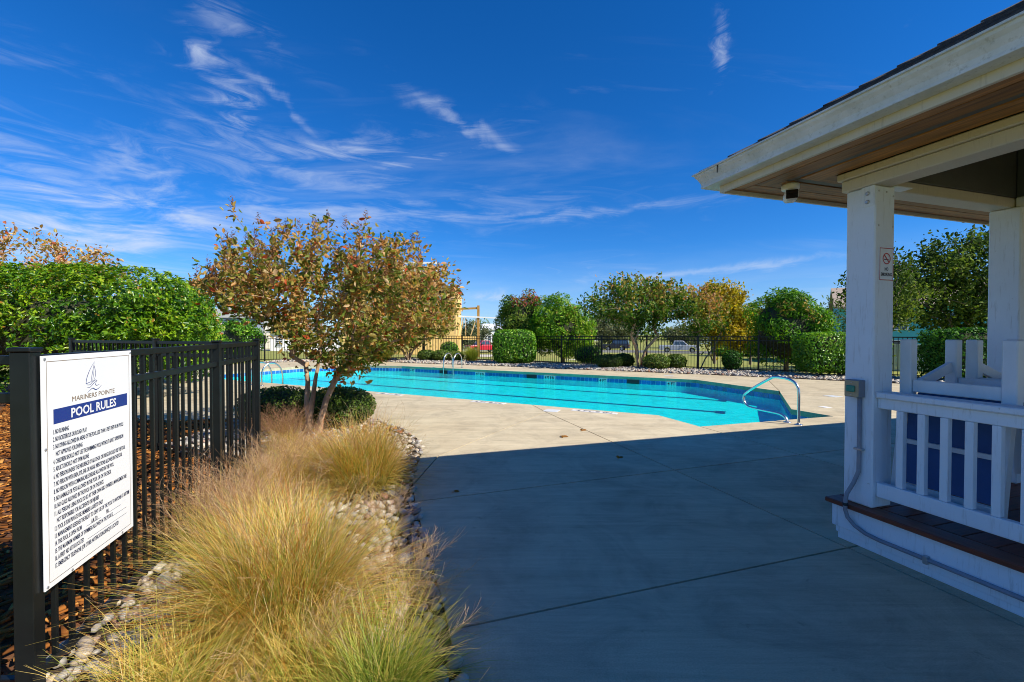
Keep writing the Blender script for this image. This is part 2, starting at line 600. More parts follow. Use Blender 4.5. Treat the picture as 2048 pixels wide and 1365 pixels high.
# ground sheet with a hole for the pool pit
gpts = []
for x in np.arange(-90, 100, 7.5):
    for y in np.arange(-20, 125, 7.5):
        gpts.append((x + 0.13 * (y % 7), y))
PIT = offset_poly(POOL, 0.12)
for rr, nn in ((170, 40), (300, 40), (600, 40), (1100, 40)):
    for k in range(nn):
        gpts.append((rr * math.cos(2 * math.pi * k / nn), rr * math.sin(2 * math.pi * k / nn)))
gpts = [p for p in gpts if not inside(PIT, *p)]
BIG = [(2400 * math.cos(2 * math.pi * k / 32), 2400 * math.sin(2 * math.pi * k / 32)) for k in range(32)]
V, G_, _ = cdt_regions(BIG, [PIT], [], gpts)
g = MB()
g.v = [(p.x, p.y, gz(p.x, p.y)) for p in V]
g.f = [f for grp in G_ for f in grp]
o = g.build('ground', MAT['lawn'], smooth=True)
tag(o, 'mown green lawn with dry patches running out to the road', None, None, 'structure')

# pool deck: concrete slabs with open joints
def strip(a, b, w=0.016, ext=0.0):
    a = Vector(a); b = Vector(b)
    d = (b - a).normalized()
    a = a - d * ext; b = b + d * ext
    n = Vector((-d.y, d.x)) * (w / 2)
    return [tuple(a - n), tuple(b - n), tuple(b + n), tuple(a + n)]
J = [strip((-0.95, 3.67), (1.70, 4.582), ext=0.02), strip((1.70, 4.582), (3.40, 5.164), 0.016, 0.02), strip((3.40, 5.164), (8.6, 6.95), 0.016, 0.02),
     strip((0.617, 8.016), (1.70, 4.582), ext=0.02), strip((1.70, 4.582), (2.62, 1.7), 0.016, 0.02), strip((0.617, 8.016), (0.40, 8.86), 0.016, 0.06),
     strip((2.893, 6.749), (3.40, 5.164), 0.016, 0.03), strip((3.40, 5.164), (4.05, 3.1), 0.016, 0.02),
     strip((-0.34, 2.08), (9.0, 5.08), 0.016, 0.06), strip((0.617, 8.016), (-0.458, 5.902), 0.016, 0.02), strip((-0.458, 5.902), (-0.86, 5.10), 0.016, 0.02),
     strip((-0.86, 5.10), (-1.25, 5.05), 0.006, 0.1), strip((-0.86, 5.10), (-0.97, 3.66), 0.016, 0.03),
     strip((6.688, 10.981), (8.35, 14.47), 0.016, 0.08), strip((5.573, 7.60), (14.5, 10.44), 0.016, 0.06), strip((8.6, 11.0), (11.3, 12.6), 0.010, 0.2),
     strip((6.688, 10.981), (8.6, 11.0), 0.008, 0.04), strip((8.6, 11.0), (9.8, 9.0), 0.016, 0.08),
     strip((3.776, 14.75), (5.0, 16.55), 0.010, 0.12), strip((-1.0, 17.43), (0.3, 19.2), 0.010, 0.2), strip((-5.0, 19.65), (-4.6, 21.6), 0.010, 0.25),
     strip((-3.2, 10.76), (-4.4, 7.4), 0.010, 0.12), strip((-7.54, 13.066), (-8.6, 8.3), 0.010, 0.14), strip((-10.9, 16.6), (-14.6, 17.0), 0.010, 0.2)]
V, groups, em = cdt_regions(DECK, [POOL], J)
base = MB()
PD = offset_poly(POOL, 0.05)
V2, G2, _ = cdt_regions(offset_poly(list(reversed(DECK)), -0.03), [PD], [])
base.v = [(p.x, p.y, -0.022) for p in V2]
base.f = [f for grp in G2 for f in grp]
deck = base.build('pool_deck', MAT['joint'])
tag(deck, 'pale broomed concrete pool deck with dark joints between its slabs', None, None, 'structure')
for grp in groups:
    A = sum(abs((V[f[1]].x - V[f[0]].x) * (V[f[2]].y - V[f[0]].y) - (V[f[2]].x - V[f[0]].x) * (V[f[1]].y - V[f[0]].y)) / 2 for f in grp)
    if A < 0.004: continue
    mb = MB(); mp = {}
    def vi(i, z):
        k = (i, z)
        if k not in mp:
            mp[k] = len(mb.v)
            mb.v.append((V[i].x, V[i].y, z))
        return mp[k]
    cnt = {}
    for f in grp:
        mb.f.append(tuple(vi(i, 0.0) for i in f))
        for i in range(3):
            e = (f[i], f[(i + 1) % 3])
            k = tuple(sorted(e))
            cnt.setdefault(k, []).append(e)
    for k, es in cnt.items():
        if len(es) == 1:
            a, b_ = es[0]
            mb.f.append((vi(b_, 0.0), vi(a, 0.0), vi(a, -0.10), vi(b_, -0.10)))
    mb.build('slab', MAT['concrete'], deck)

# pool shell: plaster floor and walls, blue tile at the waterline
FLOOR = -0.42
WATER = -0.205
m, nt, out = new_mat('caustic_plaster')
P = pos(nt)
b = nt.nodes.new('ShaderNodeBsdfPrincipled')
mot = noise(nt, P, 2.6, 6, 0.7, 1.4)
c = ramp(nt, mot, [(0.36, (0.50, 0.72, 0.74)), (0.5, (0.70, 0.88, 0.88)), (0.62, (0.88, 0.97, 0.97))])  # mottling imitates rippling light on the floor, put into the plaster colour
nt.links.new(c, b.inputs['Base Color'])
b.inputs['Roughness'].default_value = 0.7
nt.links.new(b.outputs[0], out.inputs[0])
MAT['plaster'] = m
MAT['tile'] = plain('waterline_tile', hx('#2a66b0'), 0.18, 0.35, 7.0, spec=0.6, per_object=0.25)
MAT['grout'] = plain('tile_grout', hx('#9db4bb'), 0.8, 0.1, 9)
MAT['laneline'] = plain('lane_tile', hx('#0b2a63'), 0.3, 0.2, 9)
shell = MB()
n = len(POOL)
shell.v = [(x, y, -0.10) for x, y in POOL] + [(x, y, FLOOR) for x, y in POOL]
for i in range(n):
    k = (i + 1) % n
    shell.f.append((i, n + i, n + k, k))
Vp, Gp, _ = cdt_regions(POOL, [], [])
o_ = len(shell.v)
shell.v += [(p.x, p.y, FLOOR + 0.001) for p in Vp]
shell.f += [tuple(o_ + i for i in f) for grp in Gp for f in grp]
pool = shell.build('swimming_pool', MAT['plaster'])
tag(pool, 'long turquoise swimming pool with blue waterline tile and dark lane lines', None, None, 'structure')
# waterline tiles, one by one where they can be seen, six inches square
tile_mb = MB().bbox(-0.072, 0.072, 0.0, 0.008, -0.064, 0.064, 0.003)
tile_me = tile_mb.mesh('tile', MAT['tile'])
edge_len = []
walls = [(i, (i + 1) % n) for i in range(n)]
cand = []
for i, k in walls:
    a = Vector(POOL[i]); b_ = Vector(POOL[k])
    d = (b_ - a); L = d.length; d.normalize()
    inn = Vector((-d.y, d.x))                    # ccw polygon: inside is to the left
    nt_ = int(L / 0.152)
    st = L / nt_
    for q in range(nt_):
        p = a + d * (st * (q + 0.5))
        facing = (-p).normalized().dot(inn)
        cand.append((facing > 0.02, p.length, p, d, inn))
vis = sorted([c_ for c_ in cand if c_[0]], key=lambda c_: c_[1])
for q, (fc, dist, p, d, inn) in enumerate(vis[:300]):
    put('tile', tile_me, pool, (p.x, p.y, -0.166), (0, 0, math.atan2(d.y, d.x)))
rest = MB()
for (fc, dist, p, d, inn) in vis[300:] + [c_ for c_ in cand if not c_[0]]:
    M4 = Matrix.Translation((p.x, p.y, -0.166)) @ Matrix.Rotation(math.atan2(d.y, d.x), 4, 'Z')
    rest.add([M4 @ Vector(v_) for v_ in tile_mb.v], tile_mb.f)
tag(rest.build('waterline_tile', MAT['tile'], pool), kind='stuff')
# depth plates and skimmer mouths on the far wall
MAT['white_tile'] = plain('white_tile', (0.8, 0.8, 0.78), 0.25, 0.05, 20)
MAT['dark_slot'] = plain('skimmer_slot', (0.012, 0.014, 0.02), 0.5, 0.1, 20)
MAT['ink'] = plain('marker_ink', (0.012, 0.014, 0.03), 0.5, 0.1, 20)
def text_mesh(name, s_, mat, size=1.0, xs=1.0, width=None, align='LEFT', bold=0.0, res=2):
    cu = bpy.data.curves.new(name, 'FONT')
    cu.body = s_
    cu.size = size
    cu.resolution_u = res
    cu.align_x = align
    cu.offset = bold
    cu.fill_mode = 'FRONT'
    to = bpy.data.objects.new(name, cu)
    me = bpy.data.meshes.new_from_object(to)
    bpy.data.objects.remove(to)
    bpy.data.curves.remove(cu)
    co = np.empty(len(me.vertices) * 3, np.float32)
    me.vertices.foreach_get('co', co)
    co = co.reshape(-1, 3)
    w = float(co[:, 0].max() - co[:, 0].min())
    k = xs if width is None else width / w
    co[:, 0] *= k
    me.vertices.foreach_set('co', co.ravel())
    me.materials.clear(); me.materials.append(mat)
    me.update()
    return me
def edge_at(i, k, t):
    a = Vector(POOL[i]); b_ = Vector(POOL[k]); d = (b_ - a).normalized()
    return a.lerp(b_, t), math.atan2(d.y, d.x), d
idx = {(round(x, 2), round(y, 2)): i for i, (x, y) in enumerate(POOL)}
iF0 = idx[(5.74, 13.71)]; iF1 = idx[(-4.90, 19.60)]
def wall_piece(t, w, mat, name, txt=None):
    p, ang, d = edge_at(iF0, iF1, t)
    e = MB().box(-w / 2, w / 2, 0.0, 0.013, -0.066, 0.066).build(name, mat, pool)
    e.location = (p.x, p.y, -0.166); e.rotation_euler = (0, 0, ang)
    if txt:
        te = put('lettering', text_mesh('lettering', txt, MAT['ink'], 0.13, width=w * 0.8, align='CENTER', bold=0.004), e,
                 (0, 0.0165, -0.045), (R(90), 0, R(180)))
for t, tx in ((0.06, '4 FT'), (0.245, '4 FT'), (0.41, '4 FT 8 IN'), (0.66, '4 FT 8 IN'), (0.95, '4 FT')):
    wall_piece(t, 0.30 if len(tx) < 5 else 0.46, MAT['white_tile'], 'depth_plate', tx)
for t in (0.16, 0.47, 0.81):
    wall_piece(t, 0.42, MAT['dark_slot'], 'skimmer_mouth')
# lane lines on the floor with their end bars
def lane(a, b_, w=0.25):
    a = Vector(a); b_ = Vector(b_); d = (b_ - a).normalized(); nn = Vector((-d.y, d.x))
    mb = MB()
    def quad(p, q, hw):
        nw = nn * hw
        mb.add([(*(p - nw), FLOOR + 0.006), (*(q - nw), FLOOR + 0.006), (*(q + nw), FLOOR + 0.006), (*(p + nw), FLOOR + 0.006)], [(0, 1, 2, 3)])
    quad(a, b_, w / 2)
    quad(b_ + d * 0.004, b_ + d * 0.22, 0.19)
    mb.build('lane_line', MAT['laneline'], pool)
lane((-9.2, 18.2), (4.80, 10.38), 0.15)
lane((-7.6, 19.85), (5.72, 12.2), 0.15)
# water: fresnel gloss over clear, tinted depth, small wind ripples
m, nt, out = new_mat('pool_water')
P = pos(nt)
tr = nt.nodes.new('ShaderNodeBsdfTransparent')
tr.inputs[0].default_value = (0.04, 0.96, 0.93, 1)
gl = nt.nodes.new('ShaderNodeBsdfGlossy')
gl.inputs['Roughness'].default_value = 0.035
gl.inputs['Color'].default_value = (1, 1, 1, 1)
fr = nt.nodes.new('ShaderNodeFresnel')
fr.inputs['IOR'].default_value = 1.20
w1 = noise(nt, P, 7.0, 4, 0.6, 0.8, (1, 1.6, 1, R(-20)))
w2 = noise(nt, P, 1.1, 2, 0.5, 0.2)
hgt = mixc_(nt, 0.5, w1, w2)
bn = bump(nt, hgt, 0.75, 0.09)
nt.links.new(bn, gl.inputs['Normal']); nt.links.new(bn, fr.inputs['Normal'])
mx = nt.nodes.new('ShaderNodeMixShader')
fm_ = nt.nodes.new('ShaderNodeMath'); fm_.operation = 'MULTIPLY'; fm_.inputs[1].default_value = 0.46
nt.links.new(fr.outputs[0], fm_.inputs[0])
nt.links.new(fm_.outputs[0], mx.inputs[0]); nt.links.new(tr.outputs[0], mx.inputs[1]); nt.links.new(gl.outputs[0], mx.inputs[2])
nt.links.new(mx.outputs[0], out.inputs[0])
MAT['water'] = m
wv, wg, _ = cdt_regions(offset_poly(POOL, -0.009), [], [])
wm = MB()
wm.v = [(p.x, p.y, WATER) for p in wv]; wm.f = [f for grp in wg for f in grp]
tag(wm.build('water', MAT['water']), 'clear rippled turquoise water filling the pool', None, None, 'structure')

# deck plates and painted depth marks along the near edge
def deck_mark(px, label_, w, d, ang, mat, txt=None, name='depth_marker', lab='', cat='marker', grp=None):
    e = MB().box(-w / 2, w / 2, -d / 2, d / 2, 0.0, 0.004).build(name, mat)
    e.location = (px[0], px[1], 0.0005); e.rotation_euler = (0, 0, ang)
    tag(e, lab, cat, grp)
    if txt:
        put('lettering', text_mesh('lettering', txt, MAT['ink'], 0.13, width=w * 0.8, align='CENTER', bold=0.003), e, (0, -0.045, 0.0055))
    return e
MAT['mark'] = plain('marker_tile', (0.74, 0.72, 0.66), 0.6, 0.1, 20)
EA = math.atan2(7.694 - 13.066, 2.569 + 7.54)
deck_mark((1.50, 8.03), '', 0.85, 0.15, EA, MAT['mark'], '4 FT 8 IN', 'depth_marker', 'white depth marker on the deck reading 4 FT 8 IN beside the skimmer lid')
deck_mark((-0.50, 9.13), '', 0.80, 0.15, EA, MAT['mark'], '4 FT 8 IN', 'depth_marker', 'worn white depth marker on the near pool edge, farther from the steps')
deck_mark((-2.9, 10.40), '', 0.8, 0.15, EA, MAT['mark'], '4 FT', 'depth_marker', 'faded white depth marker on the near pool edge by the crape myrtle')
deck_mark((0.74, 8.16), '', 0.27, 0.27, EA + 0.1, MAT['white_tile'], None, 'skimmer_lid', 'square white skimmer lid set in the deck by the near pool edge', 'lid')
deck_mark((7.35, 10.05), '', 0.27, 0.27, 0.3, MAT['white_tile'], None, 'skimmer_lid', 'square white skimmer lid in the deck behind the steps handrail', 'lid')
deck_mark((6.1, 8.55), '', 0.16, 0.16, 0.3, MAT['mark'], None, 'depth_marker', 'small worn white tile in the deck beside the entry steps')
deck_mark((5.35, 15.0), '', 0.30, 0.2, EA, MAT['white_tile'], None, 'skimmer_lid', 'white skimmer lid in the deck under the far crape myrtle', 'lid')

# road and kerb beyond the lawn
MAT['asphalt'] = plain('asphalt', (0.13, 0.13, 0.125), 0.9, 0.25, 1.5, 0.2, 40)
MAT['kerb'] = plain('kerb_concrete', hx('#c9c2b2'), 0.85, 0.1, 3)
def ribbon(name, pts, w, mat, dz, lab):
    mb = MB()
    pts = [Vector(p) for p in pts]
    fine = []
    for a, b_ in zip(pts, pts[1:]):
        k = max(1, int((b_ - a).length / 3))
        fine += [a.lerp(b_, i / k) for i in range(k)]
    fine.append(pts[-1])
    for i, p in enumerate(fine):
        d = (fine[min(i + 1, len(fine) - 1)] - fine[max(i - 1, 0)]).normalized()
        nn = Vector((-d.y, d.x)) * (w / 2)
        for q in (p - nn, p, p + nn):
            mb.v.append((q.x, q.y, gz(q.x, q.y) + dz))
    for i in range(len(fine) - 1):
        for j in (0, 1):
            mb.f.append((i * 3 + j, i * 3 + j + 1, i * 3 + j + 4, i * 3 + j + 3))
    return tag(mb.build(name, mat), lab, None, None, 'structure')
ROAD = [(-200, 81), (-60, 78), (-20, 79), (0, 78), (20, 72), (45, 62), (90, 45), (200, 20)]
ribbon('road', ROAD, 6.6, MAT['asphalt'], 0.05, 'grey asphalt road passing behind the pool fence')
mb = MB()
for off in (-3.45, 3.45):
    pts = [Vector(p) for p in ROAD]
    fine = []
    for a, b_ in zip(pts, pts[1:]):
        k = max(1, int((b_ - a).length / 4))
        fine += [a.lerp(b_, i / k) for i in range(k)]
    fine.append(pts[-1])
    side = []
    for i, p in enumerate(fine):
        d = (fine[min(i + 1, len(fine) - 1)] - fine[max(i - 1, 0)]).normalized()
        nn = Vector((-d.y, d.x))
        side.append((p + nn * (off - 0.15), p + nn * (off + 0.15)))
    for (a0, a1), (b0, b1) in zip(side, side[1:]):
        vs = []
        for z0 in (-0.05, 0.17):
            for q in (a0, a1, b1, b0):
                vs.append((q.x, q.y, gz(q.x, q.y) + z0))
        mb.add(vs, [(4, 5, 6, 7), (0, 1, 5, 4), (1, 2, 6, 5), (2, 3, 7, 6), (3, 0, 4, 7)])
tag(mb.build('kerb', MAT['kerb']), 'pale concrete kerbs lining the road beyond the lawn', None, None, 'structure')
ribbon('path', [(-4, 62), (-5.5, 52), (-7, 46)], 4.5, MAT['kerb'], 0.06, 'pale driveway in front of the unfinished house')
ribbon('path', [(-26, 47.0), (-12, 44.0), (-2, 42.5), (6, 46), (14, 58)], 2.2, MAT['kerb'], 0.07, 'pale concrete walk past the unfinished house')
# ------------------------------------------------------------------ pavilion on the right
# local frame: x to the right along the far side, y away from the camera along the left side, origin at the corner post
GA = math.atan2(0.302, 0.953)
GLOC = (2.36, 2.87, 0.0)
def white_paint(name, base=(0.82, 0.87, 0.91), wear=0.35):
    m, nt, out = new_mat(name)
    P = pos(nt)
    b = nt.nodes.new('ShaderNodeBsdfPrincipled')
    n1 = noise(nt, P, 2.2, 6, 0.65, 0.4)
    grain = noise(nt, P, 9, 6, 0.65, 0.2, (6, 6, 0.6))
    c = ramp(nt, n1, [(0.3, tuple(v * 0.90 for v in base)), (0.7, base)])
    c = mixc_(nt, ramp(nt, grain, [(0.56, (0, 0, 0)), (0.72, (wear,) * 3)]), c, hx('#8f8a7c'))
    sp = noise(nt, P, 22, 5, 0.7)
    c = mixc_(nt, ramp(nt, sp, [(0.67, (0, 0, 0)), (0.74, (0.4,) * 3)]), c, hx('#77705f'))
    nt.links.new(c, b.inputs['Base Color'])
    b.inputs['Roughness'].default_value = 0.55
    nt.links.new(bump(nt, grain, 0.25, 0.004), b.inputs['Normal'])
    nt.links.new(b.outputs[0], out.inputs[0])
    return m
MAT['white'] = white_paint('white_paint')
MAT['cream'] = white_paint('cream_paint', hx('#d3ccba'), 0.35)
MAT['alu'] = None
m, nt, out = new_mat('mildewed_gutter')
P = pos(nt)
b = nt.nodes.new('ShaderNodeBsdfPrincipled')
streak = noise(nt, P, 5, 7, 0.7, 0.3, (1, 1, 1))
sp = noise(nt, P, 38, 4, 0.7)
c = ramp(nt, streak, [(0.35, hx('#dfe2de')), (0.7, hx('#c2c5ba'))])
c = mixc_(nt, ramp(nt, sp, [(0.56, (0, 0, 0)), (0.72, (0.45,) * 3)]), c, hx('#8a8a74'))
nt.links.new(c, b.inputs['Base Color'])
b.inputs['Roughness'].default_value = 0.45
nt.links.new(b.outputs[0], out.inputs[0])
MAT['gutter'] = m
def wood(name, a, b_, stretch, rough=0.6, sc=1.0):
    m, nt, out = new_mat(name)
    P = objco(nt)
    bs = nt.nodes.new('ShaderNodeBsdfPrincipled')
    gr = noise(nt, P, 6 * sc, 7, 0.65, 0.6, stretch)
    oi = nt.nodes.new('ShaderNodeObjectInfo')
    c = ramp(nt, gr, [(0.3, a), (0.7, b_)])
    c = mixc_(nt, 1.0, c, ramp(nt, oi.outputs['Random'], [(0, (0.62, 0.62, 0.64)), (1, (1.15, 1.1, 1.05))]), 'MULTIPLY')
    nt.links.new(c, bs.inputs['Base Color'])
    bs.inputs['Roughness'].default_value = rough
    nt.links.new(bump(nt, gr, 0.3, 0.003), bs.inputs['Normal'])
    nt.links.new(bs.outputs[0], out.inputs[0])
    return m
MAT['soffit'] = wood('soffit_wood', hx('#6c5034'), hx('#c48a46'), (8, 0.5, 8))
MAT['soffit_x'] = wood('far_soffit_wood', hx('#6c5034'), hx('#c48a46'), (0.5, 8, 8))
MAT['vent'] = plain('soffit_vent', hx('#6a675c'), 0.7, 0.2, 30)
MAT['decking'] = wood('red_decking', hx('#58281a'), hx('#86442a'), (0.6, 9, 9), 0.55)
MAT['nosing'] = wood('deck_nosing', hx('#5e2a1a'), hx('#8d4a2c'), (9, 0.6, 9), 0.5)
MAT['shingle'] = plain('asphalt_shingle', (0.075, 0.068, 0.064), 0.95, 0.55, 30, 0.8, 160, per_object=0.45)
MAT['steel'] = plain('steel', (0.62, 0.62, 0.60), 0.22, 0.06, 9, metal=1.0)
MAT['bolt'] = plain('galvanised_bolt', (0.5, 0.5, 0.5), 0.4, 0.15, 30, metal=0.8)

gz_ = thing('pavilion', 'white post pavilion with wooden deck, brown soffit and dark shingled roof', 'pavilion', GLOC, GA)
HD = 0.275
# posts
def post(x, y, z0=HD, z1=2.392, w=0.184):
    p = MB().bbox(x, x + w, y, y + w, z0, z1, 0.008).build('post', MAT['white'], gz_)
    return p
p1 = post(0, 0)
post(1.565, 0.0)
for x in (4.4, 7.3): post(x, 0.0)
for y in (-1.98, -4.2, -6.2): post(0, y)
for x in (4.4, 7.3): post(x, -6.2)
# notch plate and bolts at the head of the corner post
mb = MB().bbox(-0.006, 0.0, 0.0, 0.085, 2.26, 2.392, 0.002).build('head_plate', MAT['white'], p1)
for z in (2.29, 2.345):
    MB().lathe([(0.0135, 0), (0.0135, -0.006), (0.009, -0.012)], (-0.006, 0.045, z), 10, 'x').build('bolt', MAT['bolt'], p1)
for (x, z) in ((0.03, 2.355), (0.10, 2.352), (0.165, 2.33), (0.03, 2.13), (0.165, 2.13)):
    MB().lathe([(0.006, 0), (0.006, -0.003), (0.003, -0.005)], (x, 0.0, z), 8, 'y').build('nail_head', MAT['bolt'], p1)
# beams
MAT['header'] = plain('dark_header_board', hx('#54574f'), 0.7, 0.15, 5, 0.2, 60)
def beam(name, x0, x1, y0, y1, z0, z1, mat='white', b=0.006):
    return MB().bbox(x0, x1, y0, y1, z0, z1, b).build(name, MAT[mat], gz_)
beam('beam', -0.022, 0.15, -6.4, 0.205, 2.394, 2.47, 'cream')
beam('beam_trim', -0.040, 0.10, -6.42, 0.225, 2.472, 2.521, 'cream')
beam('beam', 0.152, 7.5, 0.055, 0.195, 2.394, 2.47, 'cream')
beam('header', 0.152, 7.5, 0.05, 0.165, 2.472, 2.86, 'header')
beam('header', 0.05, 0.150, -6.3, 0.164, 2.523, 2.86, 'header')
beam('beam', 1.60, 1.715, -6.2, 0.048, 2.394, 2.47)
beam('header', 1.605, 1.71, -6.2, 0.047, 2.472, 2.86, 'header')
beam('lip_board', 0.152, 0.31, -0.03, 0.05, 2.385, 2.394)
# ceiling boards
for k in range(16):
    y0 = 0.045 - k * 0.4
    MB().box(0.155, 7.4, y0 - 0.395, y0, 2.862, 2.876).build('ceiling_board', MAT['soffit_x'], gz_)
# soffit: boards either side of a vent strip
EX, EY = -0.558, 0.70          # inner faces of the fascias
xs = [EX, -0.415, -0.272, -0.215, -0.042]
for k in range(4):
    if k == 2:
        MB().box(xs[k] + 0.002, xs[k + 1] - 0.002, -6.4, EY - 0.2, 2.530, 2.536).build('vent_strip', MAT['vent'], gz_)
    else:
        MB().box(xs[k] + 0.004, xs[k + 1] - 0.004, -6.4, EY + (EX - xs[k]) - 0.004, 2.524, 2.538).build('soffit_board', MAT['soffit'], gz_)
ys = [EY, 0.56, 0.42, 0.36, 0.228]
for k in range(4):
    if k == 2:
        MB().box(-0.20, 7.6, ys[k + 1] + 0.002, ys[k] - 0.002, 2.531, 2.537).build('vent_strip', MAT['vent'], gz_)
    else:
        MB().box(EX + (EY - ys[k]) + 0.146, 7.6, ys[k + 1] + 0.004, ys[k] - 0.004, 2.5245, 2.5385).build('soffit_board', MAT['soffit_x'], gz_)
# fascia and gutter swept round the corner
def sweep(name, prof, mat, x_end=8.2, y_end=-6.9, parent=None):
    """prof: closed list of (outwards, height) measured from the fascia line"""
    mb = MB()
    n_ = len(prof)
    for (o_, z) in prof: mb.v.append((EX - o_, y_end, z))
    for (o_, z) in prof: mb.v.append((EX - o_, EY + o_, z))
    for (o_, z) in prof: mb.v.append((x_end, EY + o_, z))
    for s_ in (0, 1):
        for k in range(n_):
            k2 = (k + 1) % n_
            mb.f.append((s_ * n_ + k, s_ * n_ + k2, (s_ + 1) * n_ + k2, (s_ + 1) * n_ + k))
    mb.f.append(tuple(range(n_))); mb.f.append(tuple(2 * n_ + k for k in reversed(range(n_))))
    return mb.build(name, MAT[mat], gz_)
sweep('fascia', [(0.0, 2.498), (0.022, 2.498), (0.022, 2.64), (0.0, 2.64)], 'cream')
gp = [(0.025, 2.548), (0.108, 2.548), (0.116, 2.550), (0.117, 2.564), (0.112, 2.566), (0.118, 2.590), (0.134, 2.622), (0.148, 2.640), (0.152, 2.654), (0.164, 2.656), (0.164, 2.666),
      (0.146, 2.666), (0.142, 2.644), (0.128, 2.626), (0.110, 2.594), (0.104, 2.556), (0.031, 2.554), (0.031, 2.660), (0.025, 2.660)]
gut = sweep('gutter', gp, 'gutter')
MAT['seam'] = plain('gutter_seam', (0.03, 0.028, 0.025), 0.8, 0.2, 20)
MB().bbox(EX - 0.157, EX - 0.1525, EY - 0.10, EY - 0.092, 2.60, 2.655, 0.001).build('seam', MAT['seam'], gut)
# hipped roof: courses of shingles, each a thin step over the one below
PIT_ = math.tan(R(30))
X0, X1, Y1, Y0 = EX - 0.125, 8.35, EY + 0.125, -6.95
z_e = 2.660
run = (Y1 - Y0) / 2
expo = 0.125
nc = int(run / expo)
for k in range(nc):
    d0 = k * expo; d1 = min(run, d0 + expo * 1.25)
    za, zb = z_e + d0 * PIT_, z_e + d1 * PIT_
    t0, t1 = 0.020, 0.002                        # thick butt, thin head
    for face in ('left', 'far', 'right', 'near'):
        if face == 'left':
            A = [(X0 + d0, Y0 + d0), (X0 + d0, Y1 - d0), (X0 + d1, Y1 - d1), (X0 + d1, Y0 + d1)]
        elif face == 'far':
            A = [(X0 + d0, Y1 - d0), (X1 - d0, Y1 - d0), (X1 - d1, Y1 - d1), (X0 + d1, Y1 - d1)]
        elif face == 'right':
            A = [(X1 - d0, Y1 - d0), (X1 - d0, Y0 + d0), (X1 - d1, Y0 + d1), (X1 - d1, Y1 - d1)]
        else:
            A = [(X1 - d0, Y0 + d0), (X0 + d0, Y0 + d0), (X0 + d1, Y0 + d1), (X1 - d1, Y0 + d1)]
        mb = MB()
        mb.v = [(*A[0], za), (*A[1], za), (*A[2], zb), (*A[3], zb), (*A[0], za + t0), (*A[1], za + t0), (*A[2], zb + t1), (*A[3], zb + t1)]
        mb.f = [(0, 3, 2, 1), (4, 5, 6, 7), (0, 1, 5, 4), (1, 2, 6, 5), (2, 3, 7, 6), (3, 0, 4, 7)]
        mb.build('shingle_course', MAT['shingle'], gz_)
hip_n = int(run / 0.14)
for (cx, cy, sx, sy) in ((X0, Y1, 1, -1), (X1, Y1, -1, -1)):
    for k in range(hip_n):
        d0 = k * 0.14; d1 = d0 + 0.175
        a = Vector((cx + sx * d0, cy + sy * d0, z_e + d0 * PIT_ + 0.030)); b_ = Vector((cx + sx * d1, cy + sy * d1, z_e + d1 * PIT_ + 0.016))
        w1 = Vector((sx, 0, 0)) * 0.10; w2 = Vector((0, sy, 0)) * 0.10
        mb = MB()
        mb.v = [a + w1 + Vector((0, 0, -0.012)), a, a + w2 + Vector((0, 0, -0.012)), b_ + w1 + Vector((0, 0, -0.010)), b_, b_ + w2 + Vector((0, 0, -0.010))]
        mb.v += [v_ - Vector((0, 0, 0.014)) for v_ in mb.v]
        mb.f = [(0, 1, 4, 3), (1, 2, 5, 4), (6, 9, 10, 7), (7, 10, 11, 8), (0, 6, 7, 1), (1, 7, 8, 2), (3, 4, 10, 9), (4, 5, 11, 10), (0, 3, 9, 6), (2, 8, 11, 5)]
        mb.v = [tuple(v_) for v_ in mb.v]
        mb.build('hip_shingle', MAT['shingle'], gz_)
# floor: nosing and boards
MB().bbox(-0.072, 0.062, -6.4, 0.262, HD - 0.032, HD - 0.0005, 0.006).build('nosing', MAT['nosing'], gz_)
MB().bbox(0.064, 7.4, 0.128, 0.262, HD - 0.032, HD - 0.0005, 0.006).build('nosing', MAT['decking'], gz_)
bd = MB().bbox(0, 3.66, -0.067, 0.067, -0.030, 0, 0.003).mesh('deck_board', MAT['decking'])
for k in range(46):
    y = 0.058 - k * 0.140
    put('deck_board', bd, gz_, (0.066, y, HD))
    put('deck_board', bd, gz_, (3.732, y, HD))
# skirt
for k, (y0, y1) in enumerate(((0.232, -1.38), (-1.383, -3.9), (-3.903, -6.35))):
    MB().bbox(-0.040, -0.018, y1, y0, 0.088, HD - 0.034, 0.004).build('skirt_board', MAT['white'], gz_)
    MB().bbox(-0.026, -0.004, y1 - 0.12, min(y0, 0.215) - 0.12 * (k > 0), 0.045, 0.0875, 0.003).build('skirt_board', MAT['white'], gz_)
    MB().bbox(-0.018, 0.004, y1 - 0.12, min(y0, 0.205) - 0.12 * (k > 0), 0.001, 0.0445, 0.003).build('skirt_board', MAT['white'], gz_)
MB().bbox(-0.017, 7.3, 0.212, 0.232, 0.09, HD - 0.034, 0.004).build('skirt_board', MAT['white'], gz_)
MB().bbox(0.006, 7.3, 0.196, 0.21, 0.001, 0.0885, 0.003).build('skirt_board', MAT['white'], gz_)
# railing on the left side
rl = MB().bbox(0.012, 0.158, -1.795, -0.002, 1.005, 1.042, 0.006).build('top_rail', MAT['white'], gz_)
MB().bbox(0.040, 0.085, -1.795, -0.002, 0.935, 1.003, 0.004).build('rail', MAT['white'], gz_)
MB().bbox(0.034, 0.080, -1.795, -0.002, 0.352, 0.447, 0.004).build('rail', MAT['white'], gz_)
bal = MB().bbox(0.040, 0.078, -0.019, 0.019, 0.4485, 0.9335, 0.002).mesh('baluster', MAT['white'])
for k in range(15):
    put('baluster', bal, gz_, (0, -(0.110 + 0.1128 * k) - 0.019, 0))
